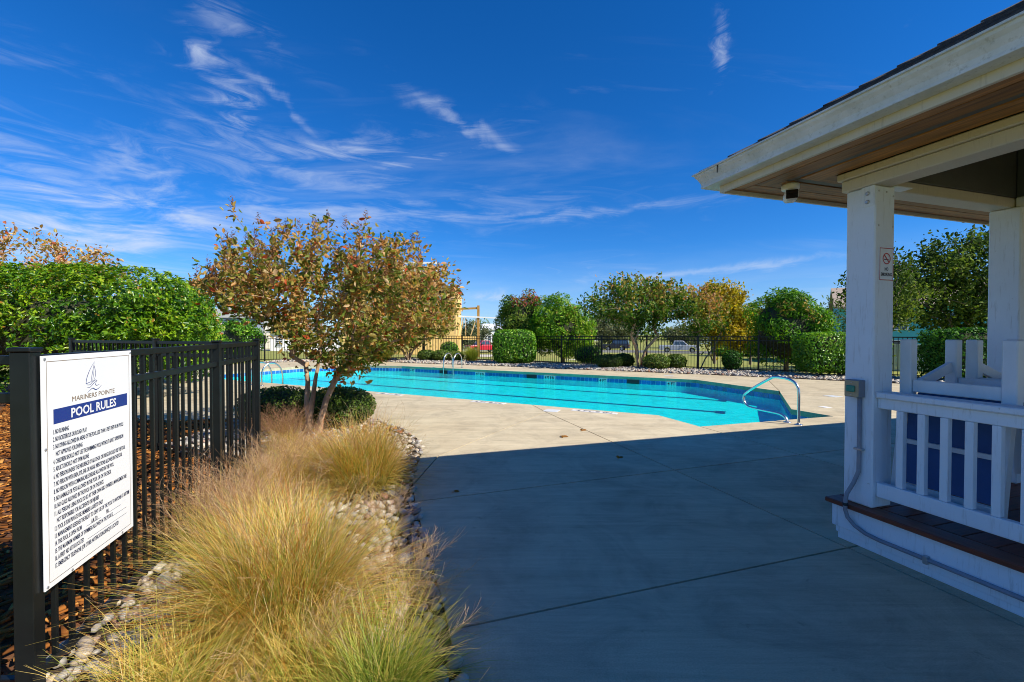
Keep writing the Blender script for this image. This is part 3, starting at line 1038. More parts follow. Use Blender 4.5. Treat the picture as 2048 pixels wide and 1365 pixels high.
# conduit down the post and along the skirt, with its clips
MAT['conduit'] = plain('grey_conduit', hx('#8f9199'), 0.5, 0.15, 14, dirt=hx('#5c5a55'))
cpath = [(-0.016, 0.072, 1.00), (-0.016, 0.072, 0.60), (-0.016, 0.074, 0.50), (-0.030, 0.095, 0.42), (-0.075, 0.108, 0.345), (-0.087, 0.108, 0.29), (-0.087, 0.108, 0.24),
         (-0.078, 0.098, 0.19), (-0.064, 0.06, 0.145), (-0.055, 0.0, 0.118), (-0.053, -0.08, 0.110), (-0.053, -1.3, 0.108), (-0.053, -6.0, 0.108)]
cdo = MB().tube(cpath, 0.0125, 12).build('conduit', MAT['conduit'], gz_, True)
for y in (-0.33, -1.25, -2.2):
    MB().bbox(-0.069, -0.041, y - 0.012, y + 0.012, 0.084, 0.132, 0.003).build('clip', MAT['bolt'], cdo)
MB().bbox(-0.031, 0.0, 0.045, 0.10, 0.645, 0.658, 0.002).build('clip', MAT['bolt'], cdo)
MB().tube([(-0.087, 0.108, 0.287), (-0.087, 0.108, 0.268)], 0.0155, 12).build('coupling', MAT['seam'], cdo)
# grey switch box with its green button
MAT['boxgrey'] = plain('box_grey', hx('#7d8088'), 0.5, 0.1, 20)
MAT['plate'] = plain('plate_tan', hx('#b7a27e'), 0.45, 0.1, 20)
MAT['button'] = plain('button_green', hx('#1f8a76'), 0.35, 0.1, 20)
sw = thing('switch_box', 'grey switch box with tan plate and green button on the pavilion post', 'switch')
sw.location = Vector(GLOC) + Matrix.Rotation(GA, 3, 'Z') @ Vector((0.0, 0.10, 1.0)); sw.rotation_euler = (0, 0, GA)
MB().bbox(-0.058, -0.0005, -0.052, 0.042, 0.0, 0.115, 0.003).build('housing', MAT['boxgrey'], sw)
MB().bbox(-0.062, -0.0585, -0.050, 0.040, 0.004, 0.111, 0.001).build('plate', MAT['plate'], sw)
MB().bbox(-0.076, -0.0625, -0.030, 0.022, 0.036, 0.078, 0.004).build('button', MAT['button'], sw)
for z in (0.018, 0.097):
    MB().lathe([(0.004, 0), (0.004, -0.003)], (-0.062, -0.005, z), 8, 'x').build('screw', MAT['bolt'], sw)
def on_gazebo(name, lab, cat, lp, rz=0.0):
    t = thing(name, lab, cat)
    t.location = Vector(GLOC) + Matrix.Rotation(GA, 3, 'Z') @ Vector(lp)
    t.rotation_euler = (0, 0, GA + rz)
    return t
# no smoking sign
MAT['signwhite'] = plain('sign_white', (0.78, 0.79, 0.78), 0.35, 0.03, 4)
MAT['red'] = plain('sign_red', hx('#b51f22'), 0.4, 0.05, 10)
ns = on_gazebo('no_smoking_sign', 'small white no smoking sign with red border on the pavilion post', 'sign', (0.102, -0.0005, 1.88))
w, h = 0.064, 0.106
MB().bbox(-w, w, -0.004, 0.0, -h, h, 0.001).build('plate', MAT['signwhite'], ns)
fm = MB()
for (x0, x1, z0, z1) in ((-w, w, h - 0.005, h), (-w, w, -h, -h + 0.005), (-w, -w + 0.004, -h + 0.005, h - 0.005), (w - 0.004, w, -h + 0.005, h - 0.005)):
    fm.box(x0, x1, -0.0052, -0.0042, z0, z1)
fm.build('border', MAT['red'], ns)
rm = MB()
for k in range(28):
    t0, t1 = 2 * math.pi * k / 28, 2 * math.pi * (k + 1) / 28
    c0 = (0, 0.036)
    q = [(c0[0] + r_ * math.cos(t), c0[1] + r_ * math.sin(t)) for (r_, t) in ((0.037, t0), (0.037, t1), (0.030, t1), (0.030, t0))]
    rm.add([(x, -0.0054, z) for x, z in q], [(0, 1, 2, 3)])
rm.bar((-0.022, -0.0058, 0.036 + 0.022), (0.022, -0.0058, 0.036 - 0.022), 0.001, 0.007, (1, 0, 1))
rm.build('prohibition_ring', MAT['red'], ns)
cg = MB().box(-0.024, 0.018, -0.0050, -0.0042, 0.028, 0.034)
cg.build('cigarette', MAT['ink'], ns)
put('lettering', text_mesh('lettering', 'NO', MAT['ink'], 0.030, width=0.034, align='CENTER', bold=0.0012), ns, (0, -0.0046, -0.042), (R(90), 0, 0))
put('lettering', text_mesh('lettering', 'SMOKING', MAT['ink'], 0.030, width=0.104, align='CENTER', bold=0.0012), ns, (0, -0.0046, -0.077), (R(90), 0, 0))
# dome security camera under the soffit
MAT['camwhite'] = plain('camera_white', (0.75, 0.75, 0.74), 0.4, 0.04, 8)
MAT['camglass'] = plain('camera_glass', (0.01, 0.01, 0.012), 0.08, 0.1, 8)
sc_ = on_gazebo('security_camera', 'white security camera with black lens face under the eave', 'camera', (-0.17, 0.47, 2.523), R(-42))
MB().lathe([(0.058, 0.0), (0.060, -0.012), (0.058, -0.034), (0.050, -0.040)], (0, 0, 0), 20).build('base', MAT['camwhite'], sc_, True)
MB().lathe([(0.020, -0.041), (0.020, -0.052)], (0, 0, 0), 10).build('swivel', MAT['camwhite'], sc_)
hd = MB().bbox(-0.042, 0.042, -0.075, 0.05, -0.125, -0.052, 0.016).build('housing', MAT['camwhite'], sc_, True)
MB().bbox(-0.037, 0.037, -0.079, -0.0755, -0.120, -0.057, 0.0015).build('lens_face', MAT['camglass'], sc_)
hd.rotation_euler = (0, 0, 0)
# ------------------------------------------------------------------ table and upturned chairs inside the pavilion
MAT['pvc'] = plain('white_pvc', (0.74, 0.77, 0.79), 0.4, 0.05, 6, dirt=hx('#9a978a'), dirt_amt=0.25)
MAT['sling'] = plain('blue_sling', hx('#3a5c90'), 0.7, 0.15, 5, 0.3, 300)
MAT['tableglass'] = plain('dark_table_top', (0.025, 0.03, 0.04), 0.1, 0.2, 3)
ZT = 1.0
tb = on_gazebo('patio_table', 'dark topped patio table with white legs behind the pavilion railing', 'table', (0.0, 0.0, HD))
X0_, X1_, Y0_, Y1_ = 0.33, 1.30, -0.78, 0.02
zt = ZT - HD
MB().bbox(X0_, X1_, Y0_, Y1_, zt - 0.018, zt - 0.004, 0.004).build('table_top', MAT['tableglass'], tb)
fr_ = MB()
fr_.bar((X0_ + .03, Y0_ + .03, zt - 0.045), (X1_ - .03, Y0_ + .03, zt - 0.045), 0.04, 0.052)
fr_.bar((X0_ + .03, Y1_ - .03, zt - 0.045), (X1_ - .03, Y1_ - .03, zt - 0.045), 0.04, 0.052)
fr_.bar((X0_ + .03, Y0_ + .055, zt - 0.045), (X0_ + .03, Y1_ - .055, zt - 0.045), 0.04, 0.052)
fr_.bar((X1_ - .03, Y0_ + .055, zt - 0.045), (X1_ - .03, Y1_ - .055, zt - 0.045), 0.04, 0.052)
fr_.build('apron', MAT['pvc'], tb)
for x in (X0_ + .05, X1_ - .05):
    for y in (Y0_ + .05, Y1_ - .05):
        MB().bbox(x - .035, x + .035, y - .035, y + .035, 0.0, zt - 0.072, 0.006).build('leg', MAT['pvc'], tb)
def upturned_chair(lab, lx, ly, rz):
    """seat resting on the table, legs in the air; local +x points to the front legs, back hangs at x<0"""
    t = on_gazebo('patio_chair', lab, 'chair', (lx, ly, ZT - 0.003), rz)
    W, Dp, LH = 0.50, 0.46, 0.385
    s = 0.033
    for x in (0.0, Dp):
        for y in (-W / 2, W / 2):
            MB().bbox(x - s, x + s, y - s, y + s, 0.0, LH if x else LH + 0.005, 0.006).build('leg', MAT['pvc'], t)
    for x in (0.0, Dp):
        MB().bbox(x - 0.018, x + 0.018, -W / 2 + s + 0.001, W / 2 - s - 0.001, 0.045, 0.125, 0.005).build('seat_rail', MAT['pvc'], t)
    for y in (-W / 2, W / 2):
        MB().bar((0.034, y, 0.06), (Dp - 0.034, y, 0.20), 0.026, 0.062).build('side_brace', MAT['pvc'], t)
    MB().bbox(0.02, Dp - 0.02, -W / 2 + 0.04, W / 2 - 0.04, 0.026, 0.040, 0.003).build('seat_sling', MAT['sling'], t)
    # back hanging below the table edge
    tilt = -0.07
    for y in (-W / 2, W / 2):
        MB().bar((0.0 - 0.02, y, 0.0), (tilt - 0.03, y, -0.60), 0.045, 0.045, (1, 0, 0)).build('back_stile', MAT['pvc'], t)
    mb = MB()
    zA, zB = -0.06, -0.535
    xA, xB = -0.026, -0.088
    mb.v = [(xA, -W / 2 + .026, zA), (xA, W / 2 - .026, zA), (xB, W / 2 - .026, zB), (xB, -W / 2 + .026, zB)]
    mb.v += [(x - 0.006, y, z) for x, y, z in mb.v]
    mb.f = [(0, 1, 2, 3), (7, 6, 5, 4), (0, 4, 5, 1), (1, 5, 6, 2), (2, 6, 7, 3), (3, 7, 4, 0)]
    mb.build('back_sling', MAT['sling'], t)
    MB().bar((-0.075, -W / 2 + .026, -0.27), (-0.075, W / 2 - .026, -0.27), 0.022, 0.028).build('cross_bar', MAT['pvc'], t)
    MB().bar((-0.098, -W / 2 - .02, -0.575), (-0.098, W / 2 + .02, -0.575), 0.03, 0.062).build('top_bar', MAT['pvc'], t)
    return t
upturned_chair('white framed chair upturned on the table, blue sling back hanging by the railing', 0.275, -0.285, 0.0)
upturned_chair('white framed chair upturned on the far side of the dark table', 1.33, -0.33, R(180))

# ------------------------------------------------------------------ pool ladders and handrail
MAT['chrome'] = plain('polished_steel', (0.70, 0.69, 0.66), 0.24, 0.08, 9, metal=1.0)
def curve(pts, k=6):
    """Catmull-Rom through points"""
    P_ = [Vector(p) for p in pts]
    out_ = []
    for i in range(len(P_) - 1):
        p0 = P_[max(i - 1, 0)]; p1_ = P_[i]; p2 = P_[i + 1]; p3 = P_[min(i + 2, len(P_) - 1)]
        for j in range(k):
            t = j / k
            out_.append(0.5 * ((2 * p1_) + (-p0 + p2) * t + (2 * p0 - 5 * p1_ + 4 * p2 - p3) * t * t + (-p0 + 3 * p1_ - 3 * p2 + p3) * t ** 3))
    out_.append(P_[-1])
    return out_
hr = thing('pool_handrail', 'bent steel handrail standing on the deck at the pool entry steps', 'handrail', (4.496, 6.884, 0.0), math.atan2(0.953, -0.302))
sh = [(0, 0.01), (0, 0.30), (0.0, 0.50), (0.025, 0.60), (0.10, 0.672), (0.24, 0.708), (0.44, 0.708), (0.53, 0.672), (0.78, 0.53), (1.0, 0.385),
      (1.065, 0.315), (1.065, 0.225), (1.0, 0.150), (0.88, 0.124), (0.60, 0.120), (0.36, 0.116), (0.25, 0.085), (0.205, 0.03), (0.20, 0.008)]
MB().tube(curve([(a, 0, b_) for a, b_ in sh], 5), 0.0215, 14).build('rail', MAT['chrome'], hr, True)
for x in (0.0, 0.20):
    MB().lathe([(0.062, 0.0), (0.060, 0.006), (0.030, 0.016), (0.023, 0.017)], (x, 0, 0.0005), 18).build('escutcheon', MAT['chrome'], hr, True)
def ladder(lab, p, ang):
    t = thing('pool_ladder', lab, 'ladder', (p[0], p[1], 0.0), ang)   # local +y into the water
    for s in (-0.25, 0.25):
        r_ = MB().tube(curve([(s, -0.55, 0.0), (s, -0.55, 0.30), (s, -0.50, 0.48), (s, -0.36, 0.60), (s, -0.18, 0.60), (s, -0.02, 0.48), (s, 0.06, 0.28), (s, 0.07, 0.0), (s, 0.07, -0.33)], 5), 0.021, 12).build('grab_rail', MAT['chrome'], t, True)
        MB().lathe([(0.055, 0.0), (0.052, 0.006), (0.024, 0.014)], (s, -0.55, 0.0005), 14).build('escutcheon', MAT['chrome'], r_, True)
    MB().bbox(-0.225, 0.225, 0.03, 0.12, -0.262, -0.235, 0.005).build('tread', MAT['chrome'], t)
ladder('pair of arched steel grab rails at the far pool edge', (-2.62, 18.38), math.atan2(-0.484, 0.875) + math.pi)
ladder('steel pool ladder at the near pool edge beside the black fence', (-6.85, 12.70), math.atan2(-0.469, 0.883))
# ------------------------------------------------------------------ black aluminium fences
MAT['black'] = plain('black_powder_coat', (0.006, 0.0075, 0.0075), 0.38, 0.35, 7, spec=0.35, dirt=hx('#2a3a38'), dirt_amt=0.07, dirt_scale=5)
FT = 1.34
def fence(name, lab, pts, post_w=0.064, spacing=0.1, pk=0.018, posts=None, gaps=None, first=True, top=FT, group=None):
    """pts: corner posts; posts are also set every panel in between"""
    t = thing(name, lab, 'fence', (pts[0][0], pts[0][1], 0.0), 0.0, group)
    o0 = Vector((pts[0][0], pts[0][1], 0))
    pick_cache = {}
    pw_me = {}
    def post_(p, w):
        if w not in pw_me:
            m_ = MB().bbox(-w / 2, w / 2, -w / 2, w / 2, -0.06, top + 0.012, 0.002)
            m_.bbox(-w / 2 - 0.006, w / 2 + 0.006, -w / 2 - 0.006, w / 2 + 0.006, top + 0.0125, top + 0.030, 0.004)
            pw_me[w] = m_.mesh('post', MAT['black'])
        return put('post', pw_me[w], t, (p.x - o0.x, p.y - o0.y, 0))
    pm = MB().bbox(-pk / 2, pk / 2, -pk / 2, pk / 2, 0.055, top - 0.033, 0.0015).mesh('picket', MAT['black'])
    widths = {}
    for i in range(len(pts) - 1):
        a = Vector((pts[i][0], pts[i][1], 0)); b_ = Vector((pts[i + 1][0], pts[i + 1][1], 0))
        d = b_ - a; L = d.length; d.normalize(); ang = math.atan2(d.y, d.x)
        wa = pts[i][2] if len(pts[i]) > 2 else post_w
        wb = pts[i + 1][2] if len(pts[i + 1]) > 2 else post_w
        if first or i > 0:
            po = post_(a, wa); po.rotation_euler = (0, 0, ang)
        if i == len(pts) - 2:
            po = post_(b_, wb); po.rotation_euler = (0, 0, ang)
        # rails butt between the posts
        s0, s1 = wa / 2 + 0.001, L - wb / 2 - 0.001
        rails = ((top - 0.036, top, 0.033), (top - 0.180, top - 0.142, 0.033), (0.075, 0.110, 0.033))
        for z0, z1, hw in [(a_, b2, 0.026) for a_, b2, c2 in rails]:
            m_ = MB().bbox(s0, s1, -hw / 2, hw / 2, z0, z1, 0.003)
            for s_ in (-1, 1):       # pressed grooves along the rail
                pass
            r_ = m_.build('rail', MAT['black'], t)
            r_.location = (a.x - o0.x, a.y - o0.y, 0); r_.rotation_euler = (0, 0, ang)
        npk = max(1, int(round((s1 - s0) / spacing)) - 1)
        for k in range(npk):
            p = a + d * (s0 + (s1 - s0) * (k + 1) / (npk + 1))
            put('picket', pm, t, (p.x - o0.x, p.y - o0.y, 0), (0, 0, ang))
    return t
F1 = (-1.842, 1.664)
F2 = (-2.40, 3.575)
F3 = (-2.672, 4.60)
fence('fence', 'near black metal fence carrying the pool rules sign', [(-3.75, 1.62), F1 + (0.060,), F2 + (0.052,), F3 + (0.052,)], 0.052, 0.1, 0.0175)
fence('fence', 'black metal fence turning off from the near fence towards the tall green hedge', [F3, (-4.30, 5.31), (-6.1, 6.1)], 0.052, 0.1, 0.0165, first=False)
# far fence behind the pool
def line_pts(a, b_, n_):
    a = Vector(a); b_ = Vector(b_)
    return [tuple(a.lerp(b_, k / n_)) for k in range(n_ + 1)]
fa = [(-5.05, 25.3), (-2.72, 23.95), (-0.9, 22.82), (0.75, 21.85), (2.35, 20.9), (4.05, 19.85), (5.75, 18.78), (7.5, 17.72), (9.25, 16.5), (11.4, 15.1), (13.3, 13.9), (15.4, 12.6)]
fence('fence', 'long black metal fence behind the far side of the pool', fa, 0.064, 0.115, 0.019)
fence('fence', 'black metal fence at the left end of the pool behind the crape myrtle', line_pts((-5.15, 25.4), (-19.0, 21.6), 7), 0.064, 0.13, 0.019)

# ------------------------------------------------------------------ pool rules sign
sg_d = Vector((-0.1693, 0.603)).normalized()
SW, SH = 0.61, 0.914
sgn = thing('pool_rules_sign', 'white pool rules sign with sailboat emblem hung on the near fence', 'sign', (-1.808, 1.686, 0.422), math.atan2(sg_d.y, sg_d.x))
# local: x along the sign away from the camera, -y towards the viewer, z up
MAT['navy'] = plain('sign_navy', hx('#16307e'), 0.4, 0.05, 6)
MAT['signink'] = plain('sign_lettering', hx('#1b2a4a'), 0.45, 0.05, 6)
MAT['bronze'] = plain('sign_bronze', hx('#8a7660'), 0.45, 0.05, 6)
MB().bbox(0, SW, -0.003, 0.003, 0, SH, 0.001).build('panel', MAT['signwhite'], sgn)
def flat(name, polys, mat, dy):
    mb = MB()
    for q in polys:
        mb.add([(x, -0.003 - dy, z) for x, z in q], [tuple(range(len(q)))])
    return mb.build(name, MAT[mat], sgn)
bi = 0.022
flat('border', [[(bi, bi), (SW - bi, bi), (SW - bi, bi + .0022), (bi, bi + .0022)], [(bi, SH - bi - .0022), (SW - bi, SH - bi - .0022), (SW - bi, SH - bi), (bi, SH - bi)],
                [(bi, bi + .0022), (bi + .0022, bi + .0022), (bi + .0022, SH - bi - .0022), (bi, SH - bi - .0022)],
                [(SW - bi - .0022, bi + .0022), (SW - bi, bi + .0022), (SW - bi, SH - bi - .0022), (SW - bi - .0022, SH - bi - .0022)]], 'bronze', 0.0006)
zb0, zb1 = SH * (1 - 0.300), SH * (1 - 0.235)
flat('title_band', [[(0.093 * SW, zb0), (0.93 * SW, zb0), (0.93 * SW, zb1), (0.093 * SW, zb1)]], 'navy', 0.0006)
def sign_text(s_, x, z, size, mat, width=None, xs=1.0, align='LEFT', bold=0.0):
    return put('lettering', text_mesh('lettering', s_, MAT[mat], size, xs, width, align, bold), sgn, (x, -0.0042, z), (R(90), 0, 0))
sign_text('POOL RULES', 0.515 * SW, zb0 + 0.0105, 0.054, 'signwhite', 0.315, align='CENTER', bold=0.0012)
sign_text('MARINERS POINTE', 0.512 * SW, SH * (1 - 0.217), 0.030, 'bronze', 0.297, align='CENTER')
# emblem: a sail over two waves
ex, ez = 0.50 * SW, SH * (1 - 0.043)
def stroke(pts, ws):
    c_ = curve([(p[0], 0, p[1]) for p in pts], 6)
    nn = len(c_)
    L_, R_ = [], []
    for i, p in enumerate(c_):
        d = (c_[min(i + 1, nn - 1)] - c_[max(i - 1, 0)]).normalized()
        w_ = ws[0] + (ws[1] - ws[0]) * min(1, 2 * i / nn) if i < nn / 2 else ws[1] + (ws[2] - ws[1]) * (2 * i / nn - 1)
        L_.append((p.x - d.z * w_, p.z + d.x * w_)); R_.append((p.x + d.z * w_, p.z - d.x * w_))
    return [[L_[i], L_[i + 1], R_[i + 1], R_[i]] for i in range(nn - 1)]
emb = []
S_ = 0.110
def em(pts, ws):
    global emb
    emb += stroke([(ex + (x - 0.5) * S_, ez - z * S_) for x, z in pts], ws)
em([(0.58, 0.0), (0.30, 0.30), (0.10, 0.62), (0.04, 0.86)], (0.0003, 0.0018, 0.0012))
em([(0.04, 0.86), (0.25, 0.82), (0.38, 0.80)], (0.0012, 0.0010, 0.0004))
em([(0.58, 0.0), (0.50, 0.28), (0.40, 0.60), (0.38, 0.80)], (0.0004, 0.0014, 0.0006))
em([(0.55, 0.14), (0.64, 0.40), (0.62, 0.62), (0.48, 0.82)], (0.0004, 0.0013, 0.0005))
em([(0.56, 0.2), (0.52, 0.5), (0.44, 0.80)], (0.0004, 0.0010, 0.0004))
em([(0.08, 0.90), (0.28, 0.92), (0.45, 0.82), (0.62, 0.76), (0.74, 0.80)], (0.0004, 0.0016, 0.0004))
em([(0.10, 1.02), (0.28, 1.02), (0.46, 0.92), (0.60, 0.84), (0.74, 0.80)], (0.0003, 0.0014, 0.0004))
em([(0.74, 0.80), (0.62, 0.92), (0.70, 0.99), (0.88, 0.97)], (0.0004, 0.0014, 0.0004))
em([(0.10, 1.24), (0.28, 1.14), (0.46, 1.08), (0.64, 1.16), (0.84, 1.12), (1.02, 1.02)], (0.0004, 0.0020, 0.0004))
flat('emblem', emb, 'navy', 0.0008)
LINES = ['1. NO RUNNING', '2. NO BOISTEROUS OR ROUGH PLAY', '3. NO DIVING ALLOWED IN AREAS OF THE POOL LESS THAN 5 FEET DEEP OR IN POOLS', '    NOT APPROVED FOR DIVING',
         '4. CHILDREN SHOULD NOT USE THE SWIMMING POOL WITHOUT ADULT SUPERVISION', '5. ADULTS SHOULD NOT SWIM ALONE',
         '6. NO PERSON UNDER THE INFLUENCE OF ALCOHOL OR DRUGS SHOULD USE THE POOL', '7. NO PERSON WITH SKIN, EYE, EAR OR NASAL INFECTIONS ALLOWED IN THE POOL',
         '8. NO PERSON WITH COMMUNICABLE DISEASE ALLOWED IN THE POOL', '9. NO ANIMALS OR PETS ALLOWED IN THE POOL OR ON THE DECK',
         '10. NO GLASS ALLOWED IN THE POOL OR ON THE DECK', '11. ALL PERSONS USING POOL DO SO AT THEIR OWN RISK. OWNERS & MANAGEMENT ARE',
         '    NOT RESPONSIBLE FOR ACCIDENTS OR INJURIES', '12. POOL IS FOR PRIVATE USE. MEMBERS & GUESTS ONLY',
         '13. MANAGEMENT RESERVES THE RIGHT TO DENY USE OF THE POOL TO ANYONE AT ANYTIME', '14. THIS POOL IS OPEN FROM                   A.M. TO                   P.M.',
         '15. THE MAXIMUM NUMBER OF SWIMMERS ALLOWED IN THE POOL IS', '16. A FIRST AID KIT IS LOCATED', '17. EMERGENCY TELEPHONE (OR OTHER NOTIFICATION DEVICE) IS LOCATED']
k0 = None
for i, s_ in enumerate(LINES):
    z = SH * (1 - 0.343 - 0.0325 * i)
    o_ = sign_text(s_, 0.085 * SW, z, 0.0265, 'signink', xs=0.455, bold=0.0004)
def uline(x0, x1, i):
    z = SH * (1 - 0.343 - 0.0325 * i) - 0.002
    return [(x0 * SW, z), (x1 * SW, z), (x1 * SW, z + .0016), (x0 * SW, z + .0016)]
flat('rule_line', [uline(.40, .56, 15), uline(.66, .82, 15), uline(.70, .90, 16), uline(.41, .90, 17), uline(.13, .90, 19.4)], 'signink', 0.0006)
for x, z in ((0.013, SH - 0.013), (SW - 0.012, SH - 0.012), (0.15, 0.010), (SW - 0.10, 0.011), (0.012, 0.55), (0.012, 0.012)):
    MB().lathe([(0.0055, 0), (0.005, -0.003), (0.002, -0.004)], (x, -0.003, z), 10, 'y').build('screw', MAT['bolt'], sgn)
# ------------------------------------------------------------------ planting
def bark(name, a, b_, c3, sc=9):
    m, nt, out = new_mat(name)
    P = pos(nt)
    bs = nt.nodes.new('ShaderNodeBsdfPrincipled')
    n1 = noise(nt, P, sc, 5, 0.6, 0.5, (1, 1, 0.35))
    c = ramp(nt, n1, [(0.35, a), (0.52, b_), (0.60, b_), (0.66, c3)])
    nt.links.new(c, bs.inputs['Base Color'])
    bs.inputs['Roughness'].default_value = 0.8
    nt.links.new(bump(nt, n1, 0.5, 0.01), bs.inputs['Normal'])
    nt.links.new(bs.outputs[0], out.inputs[0])
    return m
MAT['bark_myrtle'] = bark('crape_bark', hx('#84684c'), hx('#b89a78'), hx('#a85a28'))
MAT['bark_grey'] = bark('grey_bark', hx('#4d4238'), hx('#7c6e5f'), hx('#5a4a3c'), 14)
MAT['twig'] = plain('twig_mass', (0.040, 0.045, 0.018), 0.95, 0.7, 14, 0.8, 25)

def skeleton(trunks, attr, up=0.25, bend=0.12, reach=0.35):
    """grow limbs from trunk polylines to attractor points; returns list of chains, node arrays"""
    pos_, par, dist = [], [], []
    for tr_ in trunks:
        prev = -1
        for p in tr_:
            p = np.array(p, float)
            pos_.append(p); par.append(prev)
            dist.append(0.0 if prev < 0 else dist[prev] + np.linalg.norm(p - pos_[prev]))
            prev = len(pos_) - 1
    ntrunk = len(pos_)
    root = np.array(trunks[0][0], float)
    order = np.argsort(np.linalg.norm(attr - root, axis=1))
    tips = []
    bases = set()
    k_ = 0
    for tr_ in trunks:
        bases.update(range(k_, k_ + max(1, int(len(tr_) * 0.6)))); k_ += len(tr_)
    for a in attr[order]:
        A = np.array(pos_)
        dv = np.linalg.norm(A - a, axis=1)
        cost = dv + reach * np.array(dist)
        cost += np.where(A[:, 2] > a[2] + 0.05, 0.6, 0)
        for q in bases: cost[q] = 1e9
        j = int(np.argmin(cost))
        p0 = pos_[j]
        n_ = max(2, int(dv[j] / 0.14))
        prev = j
        off = rng.normal(size=3) * bend * dv[j]
        for s in range(1, n_ + 1):
            t = s / n_
            p = p0 + (a - p0) * t + off * math.sin(math.pi * t) * 0.5 + np.array([0, 0, -up * dv[j] * math.sin(math.pi * t) * 0.35])
            pos_.append(p); par.append(prev); dist.append(dist[prev] + np.linalg.norm(p - pos_[prev]))
            prev = len(pos_) - 1
        tips.append(prev)
    return np.array(pos_), par, tips, ntrunk
def limb_mesh(name, pos_, par, tips, r_tip, r_max, mat, parent, power=0.5, sides=6, trunk_r=None, ntr=0):
    n_ = len(pos_)
    load = np.zeros(n_)
    for t in tips: load[t] += 1
    for i in range(n_ - 1, -1, -1):
        if par[i] >= 0: load[par[i]] += load[i]
    load = np.maximum(load, 1)
    rad = np.minimum(r_tip * load ** power, r_max)
    if trunk_r is not None:
        zt_ = np.clip(1 - pos_[:ntr, 2] / 1.8, 0.3, 1)
        rad[:ntr] = np.maximum(rad[:ntr], trunk_r * zt_)
    kids = {}
    for i, p in enumerate(par): kids.setdefault(p, []).append(i)
    mb = MB()
    stack = [(r_, None) for r_ in kids.get(-1, [])]
    while stack:
        s, frm = stack.pop()
        chain = [] if frm is None else [frm]
        c = s
        while True:
            chain.append(c)
            ks = kids.get(c, [])
            if not ks: break
            ks = sorted(ks, key=lambda q: -load[q])
            for q in ks[1:]: stack.append((q, c))
            c = ks[0]
        pts = [pos_[i] for i in chain]
        rs = [rad[i] for i in chain]
        if frm is not None: rs[0] = rs[1]
        rs[-1] *= 0.5
        if len(pts) > 1:
            mb.tube(pts, rs, sides if max(rs) > 0.012 else 4, cap=False)
    return mb.build(name, mat, parent, True)
def crown_leaves(name, pos_, par, tips, n_per, L, spread, tintf, mat, parent, droop=0.2, out_from=None):
    """leaves set along the last stretch of every twig"""
    Pp, Dd = [], []
    for t in tips:
        c = t; chain = []
        for _ in range(5):
            if c < 0: break
            chain.append(c); c = par[c]
        pts = pos_[chain]
        ax = pts[0] - pts[-1]
        u_ = rng.random(n_per) ** 1.2 * (len(pts) - 1)
        i0 = np.minimum(u_.astype(int), len(pts) - 2); fr_ = (u_ - i0)[:, None]
        base_ = pts[i0] * (1 - fr_) + pts[i0 + 1] * fr_ + rng.normal(size=(n_per, 3)) * spread
        d = rand_dir(n_per) + unit(ax[None, :]) * 0.55
        d[:, 2] -= droop
        Pp.append(base_); Dd.append(d)
    P_ = np.concatenate(Pp); D_ = np.concatenate(Dd)
    n_ = len(P_)
    l = L * rng.uniform(0.4, 1.4, n_)
    return leaves(name, P_, D_, l, l * rng.uniform(0.22, 0.32, n_), tintf(P_), mat, 0.22, parent)

# ---- foreground crape myrtle, leaves turning
MAT['leaf_myrtle'] = leaf_mat('crape_leaf', [(0.0, hx('#4c6420')), (0.25, hx('#7f9034')), (0.45, hx('#ae9f50')), (0.62, hx('#c89c56')), (0.76, hx('#cc8a42')), (0.86, hx('#e2c896')), (0.94, hx('#c8542a')), (1.0, hx('#e4cc98'))], 0.5, 0.4)
MAT['seed'] = leaf_mat('crape_seed_head', [(0, hx('#5a3a22')), (0.5, hx('#8a5a34')), (1, hx('#b0824e'))], 0.2, 0.8)
TB = np.array([-2.84, 6.2, 0.0])
ct = thing('crape_myrtle', 'crape myrtle with peeling trunks and brown autumn leaves beside the near fence', 'tree', tuple(TB))
trunks = [
    [(-0.02, 0, -0.05), (-0.03, 0.0, 0.22), (-0.06, 0.0, 0.48), (-0.05, 0.02, 0.74), (-0.09, 0.05, 0.98), (-0.30, 0.05, 1.12)],
    [(0.02, -0.03, -0.05), (0.0, -0.04, 0.25), (0.05, -0.05, 0.52), (0.09, -0.05, 0.80), (0.13, -0.02, 1.06), (0.20, 0.0, 1.25)],
    [(0.13, -0.05, -0.05), (0.16, -0.06, 0.20), (0.24, -0.06, 0.50), (0.36, -0.04, 0.78), (0.44, -0.02, 0.92), (0.62, 0.05, 1.12)]]
att = []
while len(att) < 470:
    q = rng.uniform(-1, 1, 3)
    r2 = (q ** 2).sum()
    if r2 > 1 or r2 < 0.07: continue
    x = 0.38 + q[0] * 1.86; y = q[1] * 1.5; z = 1.90 + q[2] * 1.05
    rr = math.hypot(x - 0.15, y)
    if z < 0.98 + (0.62 if x < 0.1 else 0.25) * rr and not (0.3 < x < 1.0 and z > 0.80): continue
    att.append((x, y, z))
